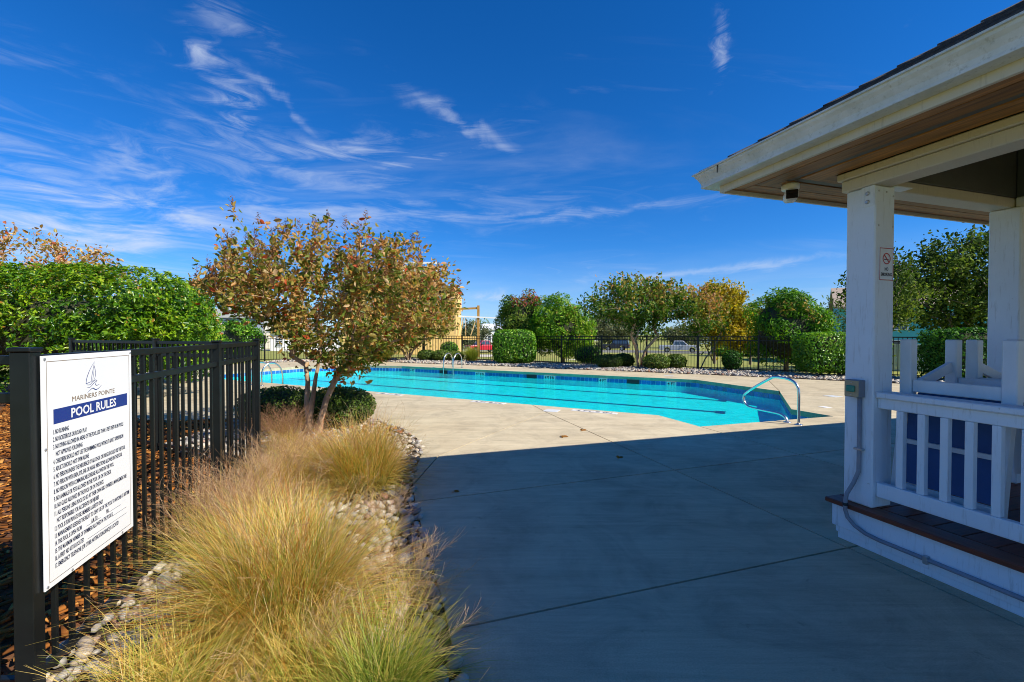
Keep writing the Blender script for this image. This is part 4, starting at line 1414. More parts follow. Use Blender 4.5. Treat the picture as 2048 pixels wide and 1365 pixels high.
# upright shoots above the crown
SHOOT = [(-1.36, 0.2, 2.86), (-0.9, -0.3, 3.10), (-0.78, 0.1, 2.98), (0.05, 0.1, 3.02), (0.72, 0.2, 3.06), (0.80, -0.2, 2.94), (1.30, 0.0, 2.72), (1.75, 0.3, 2.35), (-1.62, 0.0, 2.42), (2.02, -0.2, 2.05), (0.3, -0.4, 2.92), (-0.3, 0.3, 2.95), (1.0, 0.4, 2.85)]
att += [tuple(np.array(s) * [1, 1, 1]) for s in SHOOT]
P_, par_, tips_, nt_k = skeleton(trunks, np.array(att), 0.10, 0.14, 0.30)
limb_mesh('trunk', P_, par_, tips_, 0.0032, 0.060, MAT['bark_myrtle'], ct, 0.46, 8, 0.05, nt_k)
def tint_m(Q):
    a = 0.44 + 0.28 * vnoise(Q, 2.2, 3) + rng.normal(0, 0.21, len(Q)) + 0.10 * (Q[:, 2] - 1.9)
    red = rng.random(len(Q)) < 0.035
    return np.where(red, 0.94, np.clip(a, 0.03, 0.90))
crown_leaves('crown', P_, par_, tips_, 32, 0.073, 0.06, tint_m, MAT['leaf_myrtle'], ct)
# bronze seed panicles at the outer twigs
sp_ = []
for t in tips_:
    p = P_[t]
    if p[2] > 1.9 or math.hypot(p[0], p[1]) > 1.3:
        if rng.random() < 0.62: sp_.append(p)
sp_ = np.array(sp_)
nS = 34
c0 = np.repeat(sp_, nS, axis=0)
tt = np.tile(np.linspace(0, 1, nS), len(sp_))[:, None]
c0 = c0 + np.array([[0, 0, 1.0]]) * tt * 0.16 + rng.normal(size=c0.shape) * 0.012
dd = rand_dir(len(c0)); dd[:, 2] = np.abs(dd[:, 2]) * 0.8 + 0.2
ll = 0.05 * (1.15 - tt[:, 0])
leaves('seed_head', c0, dd, ll + 0.012, np.full(len(c0), 0.0045), rng.random(len(c0)), MAT['seed'], 0.2, ct)

# ---- dense shrubs: rounded forms with a leafy shell
def shrub_pts(n_, rx, ry, rz, cz, sq=2.0, lump=0.12, lscale=2.2, seed=0, shell=0.22, cut=-0.75):
    """points in the outer shell of a superellipsoid, with normals"""
    d = rand_dir(n_)
    d = d[d[:, 2] > cut]
    a = np.abs(d)
    k = (a[:, 0] ** sq + a[:, 1] ** sq + a[:, 2] ** sq) ** (-1.0 / sq)
    Q = d * k[:, None]
    nrm = unit(np.sign(d) * np.abs(Q) ** (sq - 1) / np.array([rx, ry, rz]))
    lum = 1 + lump * vnoise(Q * np.array([rx, ry, rz]), lscale, seed)
    dep = 1 - shell * rng.random(len(Q)) ** 1.7
    Q = Q * np.array([rx, ry, rz]) * (lum * dep)[:, None]
    Q[:, 2] += cz
    return Q, nrm
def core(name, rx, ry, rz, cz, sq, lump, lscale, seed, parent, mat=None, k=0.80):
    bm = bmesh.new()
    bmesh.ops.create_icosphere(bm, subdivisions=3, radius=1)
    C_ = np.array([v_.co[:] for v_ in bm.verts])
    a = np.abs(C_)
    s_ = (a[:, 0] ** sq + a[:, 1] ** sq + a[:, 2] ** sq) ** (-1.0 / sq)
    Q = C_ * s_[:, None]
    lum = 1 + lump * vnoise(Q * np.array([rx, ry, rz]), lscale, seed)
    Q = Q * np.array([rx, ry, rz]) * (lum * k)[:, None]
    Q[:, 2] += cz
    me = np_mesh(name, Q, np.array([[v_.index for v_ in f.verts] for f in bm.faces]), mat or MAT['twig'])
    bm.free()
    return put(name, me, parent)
G_BOX = leaf_mat('boxwood_leaf', [(0, hx('#26380f')), (0.35, hx('#456020')), (0.65, hx('#688428')), (0.85, hx('#95a348')), (1, hx('#ac9a56'))], 0.35, 0.4)
G_HEDGE = leaf_mat('hedge_leaf', [(0, hx('#22480e')), (0.3, hx('#447818')), (0.6, hx('#6ca424')), (0.85, hx('#a8c83a')), (1, hx('#c4d46a'))], 0.42, 0.32, 0.5)
G_DARK = leaf_mat('privet_leaf', [(0, hx('#183610')), (0.4, hx('#30601a')), (0.7, hx('#528826')), (1, hx('#98b84a'))], 0.3, 0.5, 0.25)
G_PITT = leaf_mat('pittosporum_leaf', [(0, hx('#1c440a')), (0.3, hx('#4a7a12')), (0.55, hx('#7ea61a')), (0.8, hx('#b2c42c')), (0.93, hx('#d6d65c')), (1.0, hx('#b08034'))], 0.42, 0.28, 0.5)
G_CONIF = leaf_mat('conifer_spray', [(0, hx('#224a0e')), (0.35, hx('#4b8418')), (0.65, hx('#80b024')), (0.88, hx('#c4d444')), (1.0, hx('#c8954a'))], 0.45, 0.5)
G_REDCON = leaf_mat('turning_spray', [(0, hx('#1e3a10')), (0.35, hx('#44701d')), (0.6, hx('#84a030')), (0.72, hx('#a0563e')), (1.0, hx('#b44a40'))], 0.42, 0.5)
G_YEL = leaf_mat('yellowing_leaf', [(0, hx('#66701c')), (0.4, hx('#a09c28')), (0.75, hx('#c8ac30')), (1, hx('#dcb948'))], 0.5, 0.5)
G_OAK = leaf_mat('live_oak_leaf', [(0, hx('#243a12')), (0.4, hx('#4a6426')), (0.7, hx('#7c9038')), (1, hx('#a8ac66'))], 0.42, 0.65, 0.15)
G_OLIVE = leaf_mat('grey_green_leaf', [(0, hx('#39442a')), (0.5, hx('#66704a')), (1, hx('#97976a'))], 0.3, 0.6)
def lobed_pts(n_, rx, ry, rz, cz, seed, nl=26, lr=0.34, shell=0.35):
    r_ = np.random.default_rng(seed)
    Q, N_ = [], []
    per = n_ // nl
    for k in range(nl):
        d = unit(r_.normal(size=3)); d[2] = d[2] * 0.95
        c_ = d * np.array([rx, ry, rz]) * r_.uniform(0.62, 0.86)
        s_ = lr * r_.uniform(0.7, 1.25) * np.array([rx, ry, rz]) * np.array([1, 1, 0.9])
        s_ = np.minimum(s_, s_.mean() * 1.2)
        q = rand_dir(per)
        w_ = 1 - shell * rng.random(per) ** 1.5
        p_ = c_ + q * s_ * w_[:, None]
        keep = (((p_ / np.array([rx, ry, rz])) ** 2).sum(1) > 0.42) & (p_[:, 2] > -rz * 0.98)
        Q.append(p_[keep]); N_.append(unit(q[keep] + d * 0.6))
    Q = np.concatenate(Q); N_ = np.concatenate(N_)
    Q[:, 2] += cz
    return Q, N_
def shrub(name, lab, p, rx, ry, h, mat, n_, L, sq=2.2, lump=0.06, lscale=3, seed=0, tbias=0.0, group=None, cat='shrub', z0=0.02, outward=0.7, wid=0.30, tv=0.16, kcore=0.82, shell=0.22, stem=True, hue=None, base_z=0.0, lobes=0, lr=0.34):
    t = thing(name, lab, cat, (p[0], p[1], base_z), 0, group)
    rz = (h - z0) / 2; cz = z0 + rz
    if lobes: Q, N_ = lobed_pts(n_, rx, ry, rz, cz, seed, lobes, lr)
    else: Q, N_ = shrub_pts(n_, rx, ry, rz, cz, sq, lump, lscale, seed, shell, -0.95)
    D_ = rand_dir(len(Q)) + N_ * outward
    l = L * rng.uniform(0.6, 1.3, len(Q))
    ti = 0.45 + tbias + 0.20 * vnoise(Q, lscale * 1.3, seed + 9) + rng.normal(0, tv, len(Q))
    if hue is not None: ti = hue(Q, ti)
    leaves('foliage', Q, D_, l, l * wid, ti, mat, 0.2, t, face=N_)
    core('inner_branches', rx, ry, rz, cz, sq, lump, lscale, seed, t, k=kcore)
    if stem:
        MB().tube([(0, 0, -0.03), (0.02, 0.01, cz * 0.5), (0, 0, cz)], [0.03 + 0.02 * h, 0.025 + 0.015 * h, 0.02], 7).build('stem', MAT['bark_grey'], t)
    return t
shrub('boxwood', 'clipped mounded boxwood behind the crape myrtle trunks', (-2.66, 6.75), 0.53, 0.50, 0.60, G_BOX, 9000, 0.036, 2.3, 0.05, 4, 1, 0.03)
shrub('boxwood', 'clipped boxwood against the end post of the near fence', (-3.62, 6.80), 0.56, 0.5, 0.60, G_BOX, 7000, 0.036, 2.3, 0.05, 4, 2, 0.0)
# round boxwoods on the far side
RB = [((4.05, 18.45), 0.56, 0.58, 'dark round boxwood left of the far crape myrtle trunk, in front of its pair', -0.12, G_BOX), ((4.85, 19.15), 0.45, 0.58, 'dark round boxwood left of the far crape myrtle trunk, close to the fence', -0.12, G_BOX),
      ((5.82, 17.75), 0.52, 0.60, 'sunlit round boxwood right of the far crape myrtle trunk', 0.14, G_BOX), ((6.72, 18.05), 0.40, 0.58, 'smaller round boxwood beside the leaning small crape myrtle', 0.05, G_BOX),
      ((-4.55, 23.55), 0.50, 0.58, 'round boxwood beside the pampas grass by the far fence', 0.10, G_BOX), ((-3.75, 23.35), 0.50, 0.58, 'round boxwood in the middle of three by the far fence', 0.14, G_BOX),
      ((-2.98, 23.25), 0.42, 0.52, 'round boxwood next to the green grass tuft by the far fence', 0.10, G_BOX)]
for k, (p, r_, h, lab, tb_, mt) in enumerate(RB):
    shrub('boxwood', lab, p, r_, r_ * 0.95, h, mt, 2600, 0.065, 2.3, 0.05, 3, 20 + k, tb_, 'round boxwoods along the far fence')
shrub('clipped_hedge', 'square clipped green hedge in front of the far fence', (0.10, 21.15), 1.0, 0.75, 1.62, G_HEDGE, 9000, 0.10, 5.0, 0.04, 2, 31, 0.08, cat='hedge', z0=0.08, kcore=0.86)
shrub('clipped_hedge', 'long clipped dark hedge on the deck edge left of the pavilion post', (11.05, 14.85), 1.32, 0.62, 1.45, G_HEDGE, 14000, 0.08, 9.0, 0.04, 2, 33, 0.06, cat='hedge', z0=0.18, kcore=0.84)
shrub('clipped_hedge', 'clipped dark hedge seen between the two pavilion posts', (14.2, 13.35), 1.45, 0.7, 1.58, G_DARK, 12000, 0.085, 9.0, 0.04, 2, 35, 0.0, cat='hedge', z0=0.12, kcore=0.84)
shrub('small_shrub', 'small dark round shrub standing alone in front of the far fence', (8.35, 16.75), 0.33, 0.33, 0.78, G_DARK, 1800, 0.07, 2.2, 0.14, 4, 36, -0.05, z0=0.10)
shrub('small_shrub', 'small leafy shrub behind the far fence near the red truck', (-3.8, 26.8), 0.55, 0.5, 0.95, G_HEDGE, 1500, 0.09, 2.2, 0.12, 3, 37, 0.0)
shrub('low_shrub', 'low loose green shrub behind the fence under the tall green conifer', (3.6, 20.9), 0.65, 0.5, 0.85, G_HEDGE, 1500, 0.09, 2.2, 0.14, 3, 38, 0.0)
# tall hedge plants behind the fence
def hue_red(Q, ti):
    m_ = (Q[:, 2] > 2.75 + 0.30 * vnoise(Q, 1.5, 5)) & (Q[:, 0] > -0.6) & (rng.random(len(Q)) < 0.55)
    return np.where(m_, 0.72 + 0.28 * rng.random(len(Q)), np.minimum(ti, 0.62))
shrub('conifer', 'bushy green conifer with red turning top behind the far fence', (0.55, 23.4), 1.30, 1.1, 3.75, G_REDCON, 12000, 0.15, 1.9, 0.12, 1.6, 41, 0.06, cat='tree', hue=hue_red, wid=0.18, kcore=0.66, lobes=34, outward=0.9)
shrub('conifer', 'broad bright green conifer beside the red topped one behind the fence', (2.62, 22.6), 1.75, 1.3, 3.55, G_CONIF, 17000, 0.15, 1.8, 0.13, 1.5, 42, 0.12, cat='tree', wid=0.18, kcore=0.66, lobes=44, outward=0.9, lr=0.3)
def hue_brown(Q, ti):
    m_ = (Q[:, 2] > 1.9) & (vnoise(Q, 1.6, 8) > 0.25) & (rng.random(len(Q)) < 0.5)
    return np.where(m_, 0.97, np.minimum(ti, 0.9))
shrub('conifer', 'large rounded conifer with browning upper sprays left of the clipped hedge', (10.6, 17.0), 1.60, 1.2, 3.25, G_CONIF, 18000, 0.13, 2.2, 0.14, 1.7, 43, -0.02, cat='tree', hue=hue_brown, wid=0.18, kcore=0.68, lobes=46, outward=0.9, lr=0.3)
# big pittosporum hedge on the left
def pitt(lab, p, rx, ry, h, n_, seed, ang):
    t = thing('tall_hedge', lab, 'hedge', (p[0], p[1], 0), ang)
    rz = (h - 0.25) / 2 * 1.0; cz = 0.25 + rz
    nr = n_ // 7
    Q1, N1 = shrub_pts(nr * 2 // 3, rx, ry, rz, cz, 7.0, 0.07, 1.3, seed, 0.26, -0.9)
    Q2, N2 = lobed_pts(nr // 3, rx * 0.98, ry * 1.0, rz, cz, seed, 60, 0.24, 0.3)
    Q = np.concatenate([Q1, Q2]); N_ = np.concatenate([N1, N2])
    dens = vnoise(Q, 2.1, seed + 3) - 0.35 * (Q[:, 2] < cz - 0.2)
    Q = Q[dens > -0.40]; N_ = N_[dens > -0.40]
    k = 7
    C_ = np.repeat(Q, k, axis=0) + rng.normal(size=(len(Q) * k, 3)) * 0.012
    ax_ = np.repeat(unit(N_ + rand_dir(len(N_)) * 0.5 + np.array([[0, 0, 0.5]])), k, axis=0)
    D_ = unit(ax_ * 0.45 + rand_dir(len(C_)))
    l = 0.092 * rng.uniform(0.6, 1.25, len(C_))
    ti = 0.38 + 0.26 * np.repeat(vnoise(Q, 2.2, seed + 5), k) + rng.normal(0, 0.16, len(C_)) + 0.10 * (C_[:, 2] - cz) / rz
    ti = np.where(rng.random(len(C_)) < 0.015, 1.0, np.clip(ti, 0, 0.93))
    leaves('foliage', C_, D_, l, l * 0.21, ti, G_PITT, 0.15, t, 0.08, face=np.repeat(N_, k, axis=0) * 0.7 + np.array([[0, 0, 0.35]]))
    core('inner_branches', rx, ry, rz, cz, 7.0, 0.07, 1.3, seed, t, k=0.50)
    for s in range(7):
        x = rng.uniform(-rx * .8, rx * .8)
        MB().tube([(x, -ry * 0.3, -0.03), (x + rng.normal() * .1, -ry * 0.35, 0.6), (x + rng.normal() * .3, -ry * 0.55, 1.3)], [0.035, 0.03, 0.015], 6).build('stem', MAT['bark_grey'], t)
    return t
pitt('tall glossy yellow green hedge behind the near fence', (-11.4, 10.0), 4.3, 1.5, 2.86, 150000, 51, R(-2))

# ---- trees built from limbs
def tree(name, lab, p, trunks, crown, n_att, n_leaf, L, mat, tintf, r_tip=0.004, r_max=0.09, barkm='bark_myrtle', spread=0.12, group=None, flr=None, reach=0.3, inner=0.15, base_z=0.0):
    t = thing(name, lab, 'tree', (p[0], p[1], base_z), 0, group)
    att_ = []
    cx, cy, cz, rx, ry, rz = crown
    while len(att_) < n_att:
        q = rng.uniform(-1, 1, 3)
        r2 = (q ** 2).sum()
        if r2 > 1 or r2 < inner: continue
        x, y, z = cx + q[0] * rx, cy + q[1] * ry, cz + q[2] * rz
        if flr is not None and z < flr(x, y): continue
        att_.append((x, y, z))
    P_, par_, tips_, _ = skeleton(trunks, np.array(att_), 0.08, 0.12, reach)
    limb_mesh('trunk', P_, par_, tips_, r_tip, r_max, MAT[barkm], t, 0.47, 7)
    crown_leaves('crown', P_, par_, tips_, n_leaf, L, spread, tintf, mat, t)
    return t
def far_tint(Q):
    return np.clip(0.30 + 0.20 * vnoise(Q, 1.6, 4) + rng.normal(0, 0.15, len(Q)) + 0.20 * (Q[:, 2] - 2.6), 0.0, 0.88)
def multi(n_, h, sp, seed):
    r_ = np.random.default_rng(seed)
    out_ = []
    for k in range(n_):
        a = 2 * math.pi * k / n_ + r_.uniform(-.3, .3)
        dx, dy = math.cos(a), math.sin(a)
        out_.append([(dx * .10, dy * .10, -0.05), (dx * .13, dy * .13, h * .3), (dx * (.15 + sp * .3), dy * (.15 + sp * .3), h * .65), (dx * (.18 + sp * .8), dy * (.18 + sp * .8), h * 0.9), (dx * (.2 + sp * 1.2), dy * (.2 + sp * 1.2), h * 1.1)])
    return out_
MAT['leaf_far'] = leaf_mat('far_crape_leaf', [(0.0, hx('#2c5014')), (0.30, hx('#588022')), (0.48, hx('#98a040')), (0.62, hx('#c09a54')), (0.8, hx('#c88454')), (1.0, hx('#d8ae7c'))], 0.5, 0.45)
tree('crape_myrtle', 'spreading crape myrtle with bare trunks among boxwoods by the far fence', (5.3, 18.35), multi(5, 1.25, 0.5, 1), (0.0, 0, 2.62, 2.45, 1.9, 1.32), 330, 34, 0.13, MAT['leaf_far'], far_tint, 0.006, 0.10, flr=lambda x, y: 1.75 + 0.24 * math.hypot(x, y))
tree('crape_myrtle', 'small thin crape myrtle with crossing stems leaning against the far fence', (7.62, 18.05),
     [[(0, 0, -.05), (0.02, 0, .5), (0.0, 0, 1.0), (-0.05, 0, 1.5)], [(0.1, 0, -.05), (0.35, 0.1, .4), (0.75, 0.1, .95), (1.0, 0.1, 1.5)]], (0.15, 0, 2.35, 1.15, 0.9, 1.15), 110, 20, 0.12,
     MAT['leaf_far'], lambda Q: np.clip(far_tint(Q) + 0.20, 0, 1), 0.006, 0.07, flr=lambda x, y: 1.45)
tree('crape_myrtle', 'brown leaved crape myrtle by the far fence at the left end of the pool', (-5.55, 23.5), multi(4, 0.9, 0.5, 3), (0.1, 0, 2.75, 2.75, 1.6, 2.1), 360, 36, 0.15, MAT['leaf_myrtle'],
     lambda Q: np.clip(tint_m(Q) + 0.04, 0, 1), 0.006, 0.08, flr=lambda x, y: 0.9 + 0.2 * math.hypot(x, y))
def yel(Q): return np.clip(0.55 + 0.25 * vnoise(Q, 1.2, 6) + rng.normal(0, 0.18, len(Q)), 0, 1)
tree('yellow_tree', 'yellowing tree with airy crown behind the far fence', (12.2, 26.5), [[(0, 0, -.1), (0, 0, .9), (0.1, 0, 1.7), (0, 0, 2.4)], [(0.05, 0, -.1), (-.5, 0, 1.0), (-1.0, 0, 1.9)]], (0.35, 0, 3.15, 1.7, 1.5, 1.85), 230, 46, 0.19, G_YEL, yel, 0.008, 0.09, 'bark_grey', 0.16, base_z=gz(12.2, 26.5))
tree('yellow_tree', 'lower yellow green tree next to the large rounded conifer', (14.9, 27.5), [[(0, 0, -.1), (0, 0, .8), (0.1, 0, 1.4), (0, 0, 2.0)]], (-0.4, 0, 2.4, 1.9, 1.6, 1.45), 170, 44, 0.19, G_YEL, lambda Q: yel(Q) - 0.12, 0.008, 0.09, 'bark_grey', 0.16, base_z=gz(14.9, 27.5))
def oak_t(Q): return np.clip(0.42 + 0.25 * vnoise(Q, 1.0, 12) + rng.normal(0, 0.16, len(Q)), 0, 1)
tree('live_oak', 'dark live oak with dense crown seen between the pavilion posts', (19.3, 18.6), [[(0, 0, -.1), (0, 0, 1.0), (0.1, 0, 1.9), (0, 0, 3.0)], [(0.05, 0, -.1), (-.3, 0, 1.0), (-0.9, 0, 2.2)]], (0.4, 0, 3.5, 3.3, 2.4, 2.3), 420, 44, 0.16, G_OAK, oak_t, 0.008, 0.14, 'bark_grey', 0.2, inner=0.02)
tree('live_oak', 'thin dark oak with bare stems behind the pavilion post', (14.4, 17.2), [[(0, 0, -.1), (0, 0, 1.0), (0.1, 0, 1.7), (0, 0, 2.4)], [(0.1, 0, -.1), (.25, 0, .9), (0.5, 0, 1.9)]], (0.2, 0, 3.0, 1.5, 1.3, 1.7), 130, 30, 0.14, G_OAK, oak_t, 0.008, 0.09, 'bark_grey', 0.18)
tree('live_oak', 'small sparse oak in front of the teal house', (17.5, 22.8), [[(0, 0, -.1), (0, 0, 1.0), (0.1, 0, 1.7), (0, 0, 2.4)]], (-0.2, 0, 2.7, 1.0, 0.9, 1.3), 60, 14, 0.12, G_OAK, oak_t, 0.008, 0.08, 'bark_grey', 0.18, base_z=gz(17.5, 22.8))
# left side: brown crape myrtles rising behind the hedge, green tree at its end
tree('crape_myrtle', 'brown crape myrtle rising behind the tall yellow green hedge', (-14.0, 12.6), multi(4, 1.3, .5, 5), (0, 0, 3.3, 2.6, 1.6, 1.1), 190, 34, 0.11, MAT['leaf_myrtle'], lambda Q: np.clip(tint_m(Q) + 0.12, 0, 1), 0.006, 0.08)
tree('crape_myrtle', 'thin brown crape myrtle showing above the right end of the hedge', (-10.6, 13.2), multi(4, 1.2, .5, 6), (-0.3, 0, 2.35, 1.7, 1.2, 0.95), 90, 24, 0.10, MAT['leaf_myrtle'], lambda Q: np.clip(tint_m(Q) + 0.10, 0, 1), 0.006, 0.08)
shrub('tall_shrub', 'tall green and bronze shrub at the end of the yellow green hedge', (-9.55, 12.8), 0.95, 0.85, 2.95, G_CONIF, 11000, 0.10, 2.0, 0.14, 2.0, 61, 0.12, lobes=30, kcore=.66, cat='shrub', hue=lambda Q, ti: np.where((Q[:, 2] > 1.7) & (rng.random(len(Q)) < 0.45), 1.0, np.minimum(ti, .88)), wid=0.24)
shrub('tall_shrub', 'dark green rounded shrub behind the black fence near the grey house', (-15.0, 24.3), 1.15, 1.0, 2.35, G_HEDGE, 8000, 0.13, 2.4, 0.1, 1.8, 62, -0.02, cat='shrub', lobes=30, kcore=.7)
shrub('orange_shrub', 'bright orange autumn shrub in front of the grey house', (-20.2, 30.0), 0.45, 0.45, 1.75, leaf_mat('orange_leaf', [(0, hx('#b5520f')), (1, hx('#e88a1c'))], 0.4, 0.5), 900, 0.14, 2.2, 0.15, 3, 63, cat='shrub', base_z=gz(-20.2, 30))

# ---- ornamental grasses
MAT['grass_straw'] = leaf_mat('straw_blade', [(0.0, hx('#718a2a')), (0.26, hx('#b0b94c')), (0.46, hx('#e6c766')), (0.70, hx('#efd07c')), (0.82, hx('#f4e0a4')), (0.92, hx('#d9943a')), (1.0, hx('#c87c2c'))], 0.45, 0.45, 0.4)
MAT['thatch'] = leaf_mat('dead_thatch', [(0, hx('#5c4218')), (0.5, hx('#94692a')), (1, hx('#c08c40'))], 0.3, 0.7, 0.2)
MAT['plume'] = leaf_mat('muhly_plume', [(0, hx('#9a7058')), (0.5, hx('#cda582')), (1, hx('#e2c8a4'))], 0.5, 0.7, 0.1)
def blades(n_, r0, L0, L1, lean0, lean1, bend, width, bias=(0, 0), tint_mu=0.55, tint_sd=0.2, seg=6, az=None, green_base=0.25):
    a = rng.uniform(0, 2 * math.pi, n_) if az is None else rng.normal(az[0], az[1], n_)
    rr = r0 * np.sqrt(rng.random(n_))
    a0 = rng.uniform(0, 2 * math.pi, n_)
    p = np.stack([rr * np.cos(a0), rr * np.sin(a0), np.zeros(n_) - 0.01], 1)
    L_ = rng.uniform(L0, L1, n_)
    lean = lean0 + (lean1 - lean0) * rng.random(n_) ** 1.2
    bd_ = bend * rng.uniform(0.5, 1.5, n_)
    h = np.stack([np.cos(a) + bias[0], np.sin(a) + bias[1]], 1)
    h /= np.maximum(np.linalg.norm(h, axis=1, keepdims=True), 1e-6)
    side = np.stack([-h[:, 1], h[:, 0], np.zeros(n_)], 1)
    tw = rng.uniform(-1, 1, n_)[:, None]
    side = unit(side + tw * np.array([[0, 0, 0.5]]) + np.stack([h[:, 0], h[:, 1], np.zeros(n_)], 1) * tw * 0.6)
    rows = []; cen = []
    wob = rng.normal(0, 0.06, n_)
    for s in range(seg + 1):
        t = s / seg
        th = lean + bd_ * t ** 1.5
        if s > 0:
            st = L_ / seg
            p = p + np.stack([h[:, 0] * np.sin(th), h[:, 1] * np.sin(th), np.cos(th)], 1) * st[:, None] + side * (wob * st)[:, None]
            p[:, 2] = np.maximum(p[:, 2], 0.02)
        w_ = width * (1 - 0.85 * t) if s < seg else width * 0.1
        rows.append((p - side * w_, p + side * w_)); cen.append(p)
    V_ = np.stack([q for r_ in rows for q in r_], 1)                # n, 2(seg+1), 3
    nv = 2 * (seg + 1)
    base_ = (np.arange(n_) * nv)[:, None]
    F_ = np.concatenate([base_ + np.array([[2 * s, 2 * s + 1, 2 * s + 3, 2 * s + 2]]) for s in range(seg)], 0)
    ti = np.clip(rng.normal(tint_mu, tint_sd, n_), 0, 1)
    tint = np.repeat(ti[:, None], nv, 1)
    ramp_ = np.repeat(np.linspace(-green_base, green_base * 0.6, seg + 1), 2)[None, :]
    tint = np.clip(tint + ramp_, 0, 1)
    return V_.reshape(-1, 3), F_, tint.ravel(), np.stack(cen, 1), L_
def grass(lab, p, n_, h, width=0.0016, lean=(0.05, 0.95), bend=0.7, r0=0.16, bias=(0, 0), mu=0.55, sd=0.2, plume=0, name='ornamental_grass', group='muhly grass clumps in the stone bed', pm=0.4, ptint=(0, 1)):
    t = thing(name, lab, 'grass', (p[0], p[1], 0.0), 0, group)
    V_, F_, ti, cen, L_ = blades(n_, r0, h * 0.55, h * 1.15, lean[0], lean[1], bend, width, bias, mu, sd)
    put('blades', np_mesh('blades', V_, F_, MAT['grass_straw'], ti), t)
    Vt, Ft, tt2, _c, _l = blades(n_ // 4, r0 * 1.25, h * 0.12, h * 0.5, 0.2, 1.5, 0.6, width * 1.1, (0, 0), 0.5, 0.3, 4)
    put('thatch', np_mesh('thatch', Vt, Ft, MAT['thatch'], tt2), t)
    if plume:
        V2_, F2_, ti2, cen2, L2_ = blades(plume, r0 * 0.8, h * 0.9, h * 1.3, lean[0], lean[1] * 0.8, bend * 0.6, width * 0.4, bias, 0.75, 0.12)
        put('stems', np_mesh('stems', V2_, F2_, MAT['grass_straw'], ti2), t)
        k = 30
        seg = cen2.shape[1] - 1
        u_ = rng.uniform(0.50, 1.0, (plume, k)) * seg
        i0 = np.minimum(u_.astype(int), seg - 1); fr_ = (u_ - i0)[..., None]
        idx_ = np.arange(plume)[:, None]
        q = cen2[idx_, i0] * (1 - fr_) + cen2[idx_, i0 + 1] * fr_
        ax_ = unit(cen2[idx_, i0 + 1] - cen2[idx_, i0])
        q = q.reshape(-1, 3); ax_ = ax_.reshape(-1, 3)
        D_ = unit(ax_ * 1.3 + rand_dir(len(q)))
        l = rng.uniform(0.05, 0.13, len(q))
        S_2 = unit(np.cross(D_, rand_dir(len(q))))
        mid = q + D_ * (l * 0.55)[:, None]
        end = q + D_ * l[:, None] + rand_dir(len(q)) * (l * 0.18)[:, None]
        w_ = 0.0005
        V3 = np.stack([q - S_2 * w_, q + S_2 * w_, mid + S_2 * w_, mid - S_2 * w_, end + S_2 * w_ * 1.3, end - S_2 * w_ * 1.3], 1).reshape(-1, 3)
        b6 = (np.arange(len(q)) * 6)[:, None]
        F3_ = np.concatenate([b6 + np.array([[0, 1, 2, 3]]), b6 + np.array([[3, 2, 4, 5]])], 0)
        put('plumes', np_mesh('plumes', V3, F3_, MAT['plume'], np.repeat(rng.uniform(*ptint, len(q)), 6)), t)
    return t
grass('large straw coloured grass clump at the foot of the pool rules sign', (-1.08, 2.06), 6200, 0.68, 0.0027, (0.02, 1.15), 0.85, 0.20, (-0.14, 0.0), 0.52, 0.32, 40)
grass('low grass clump with blades leaning over the pale rocks by the near fence post', (-1.22, 1.56), 1600, 0.46, 0.0024, (0.2, 1.2), 0.9, 0.14, (-0.2, -0.05), 0.42, 0.22, 0)
grass('thin plumed grass clump in front of the near fence pickets', (-1.90, 2.86), 1700, 0.50, 0.0017, (0.05, 1.0), 0.7, 0.20, (0.0, 0.1), 0.56, 0.2, 120)
grass('rounded golden grass clump at the shaded edge of the deck', (-1.38, 4.05), 5200, 0.66, 0.0030, (0.03, 1.2), 0.65, 0.22, (0.1, 0.1), 0.54, 0.32, 50)
grass('golden grass clump between the rounded clump and the near fence', (-2.02, 3.85), 2600, 0.48, 0.0021, (0.05, 1.15), 0.8, 0.22, (-0.05, 0.0), 0.56, 0.2, 110)
grass('dry grass clump at the foot of the crape myrtle trunks', (-2.28, 4.88), 1800, 0.34, 0.0024, (0.1, 1.1), 0.8, 0.24, (0, 0), 0.60, 0.2, 60)
grass('dark plumed grass clump against the end post of the near fence', (-2.70, 5.20), 900, 0.48, 0.002, (0.05, 0.8), 0.7, 0.16, (0, 0), 0.55, 0.2, 110, ptint=(0, 0.4))
grass('low tan grass filling the middle of the stone bed', (-1.58, 2.90), 2000, 0.46, 0.0023, (0.1, 1.05), 0.8, 0.22, (-0.1, 0.1), 0.55, 0.24, 50)
grass('low straw grass between the large clump and the green one', (-0.80, 1.70), 1400, 0.40, 0.0023, (0.1, 1.2), 0.8, 0.16, (0.0, 0.1), 0.46, 0.22, 10)
grass('bright green grass clump hanging over the deck edge', (-0.50, 1.62), 1300, 0.46, 0.0021, (0.1, 1.2), 0.9, 0.10, (0.25, 0.35), 0.22, 0.16, 8)
grass('thin pinkish plumed tuft on the shaded stones by the deck', (-0.58, 2.28), 420, 0.32, 0.0012, (0.2, 1.2), 0.8, 0.14, (0.1, 0.1), 0.5, 0.2, 34, ptint=(0.4, .9))
grass('small pinkish tuft among the shaded stones below the golden clump', (-0.90, 3.05), 260, 0.26, 0.0014, (0.1, 1.1), 0.8, 0.10, (0.1, 0.0), 0.6, 0.2, 22, ptint=(0.4, .9))
grass('green grass tuft between the boxwoods and the center hedge at the far fence', (-2.1, 22.9), 1500, 0.85, 0.008, (0.02, 0.6), 0.6, 0.22, (0, 0), 0.12, 0.1, 0, 'ornamental_grass', None)
pg = grass('pampas grass with white plumes behind the pool at its left end', (-7.0, 23.2), 3200, 1.75, 0.010, (0.05, 0.85), 0.9, 0.40, (0, 0), 0.30, 0.16, 0, 'pampas_grass', None)
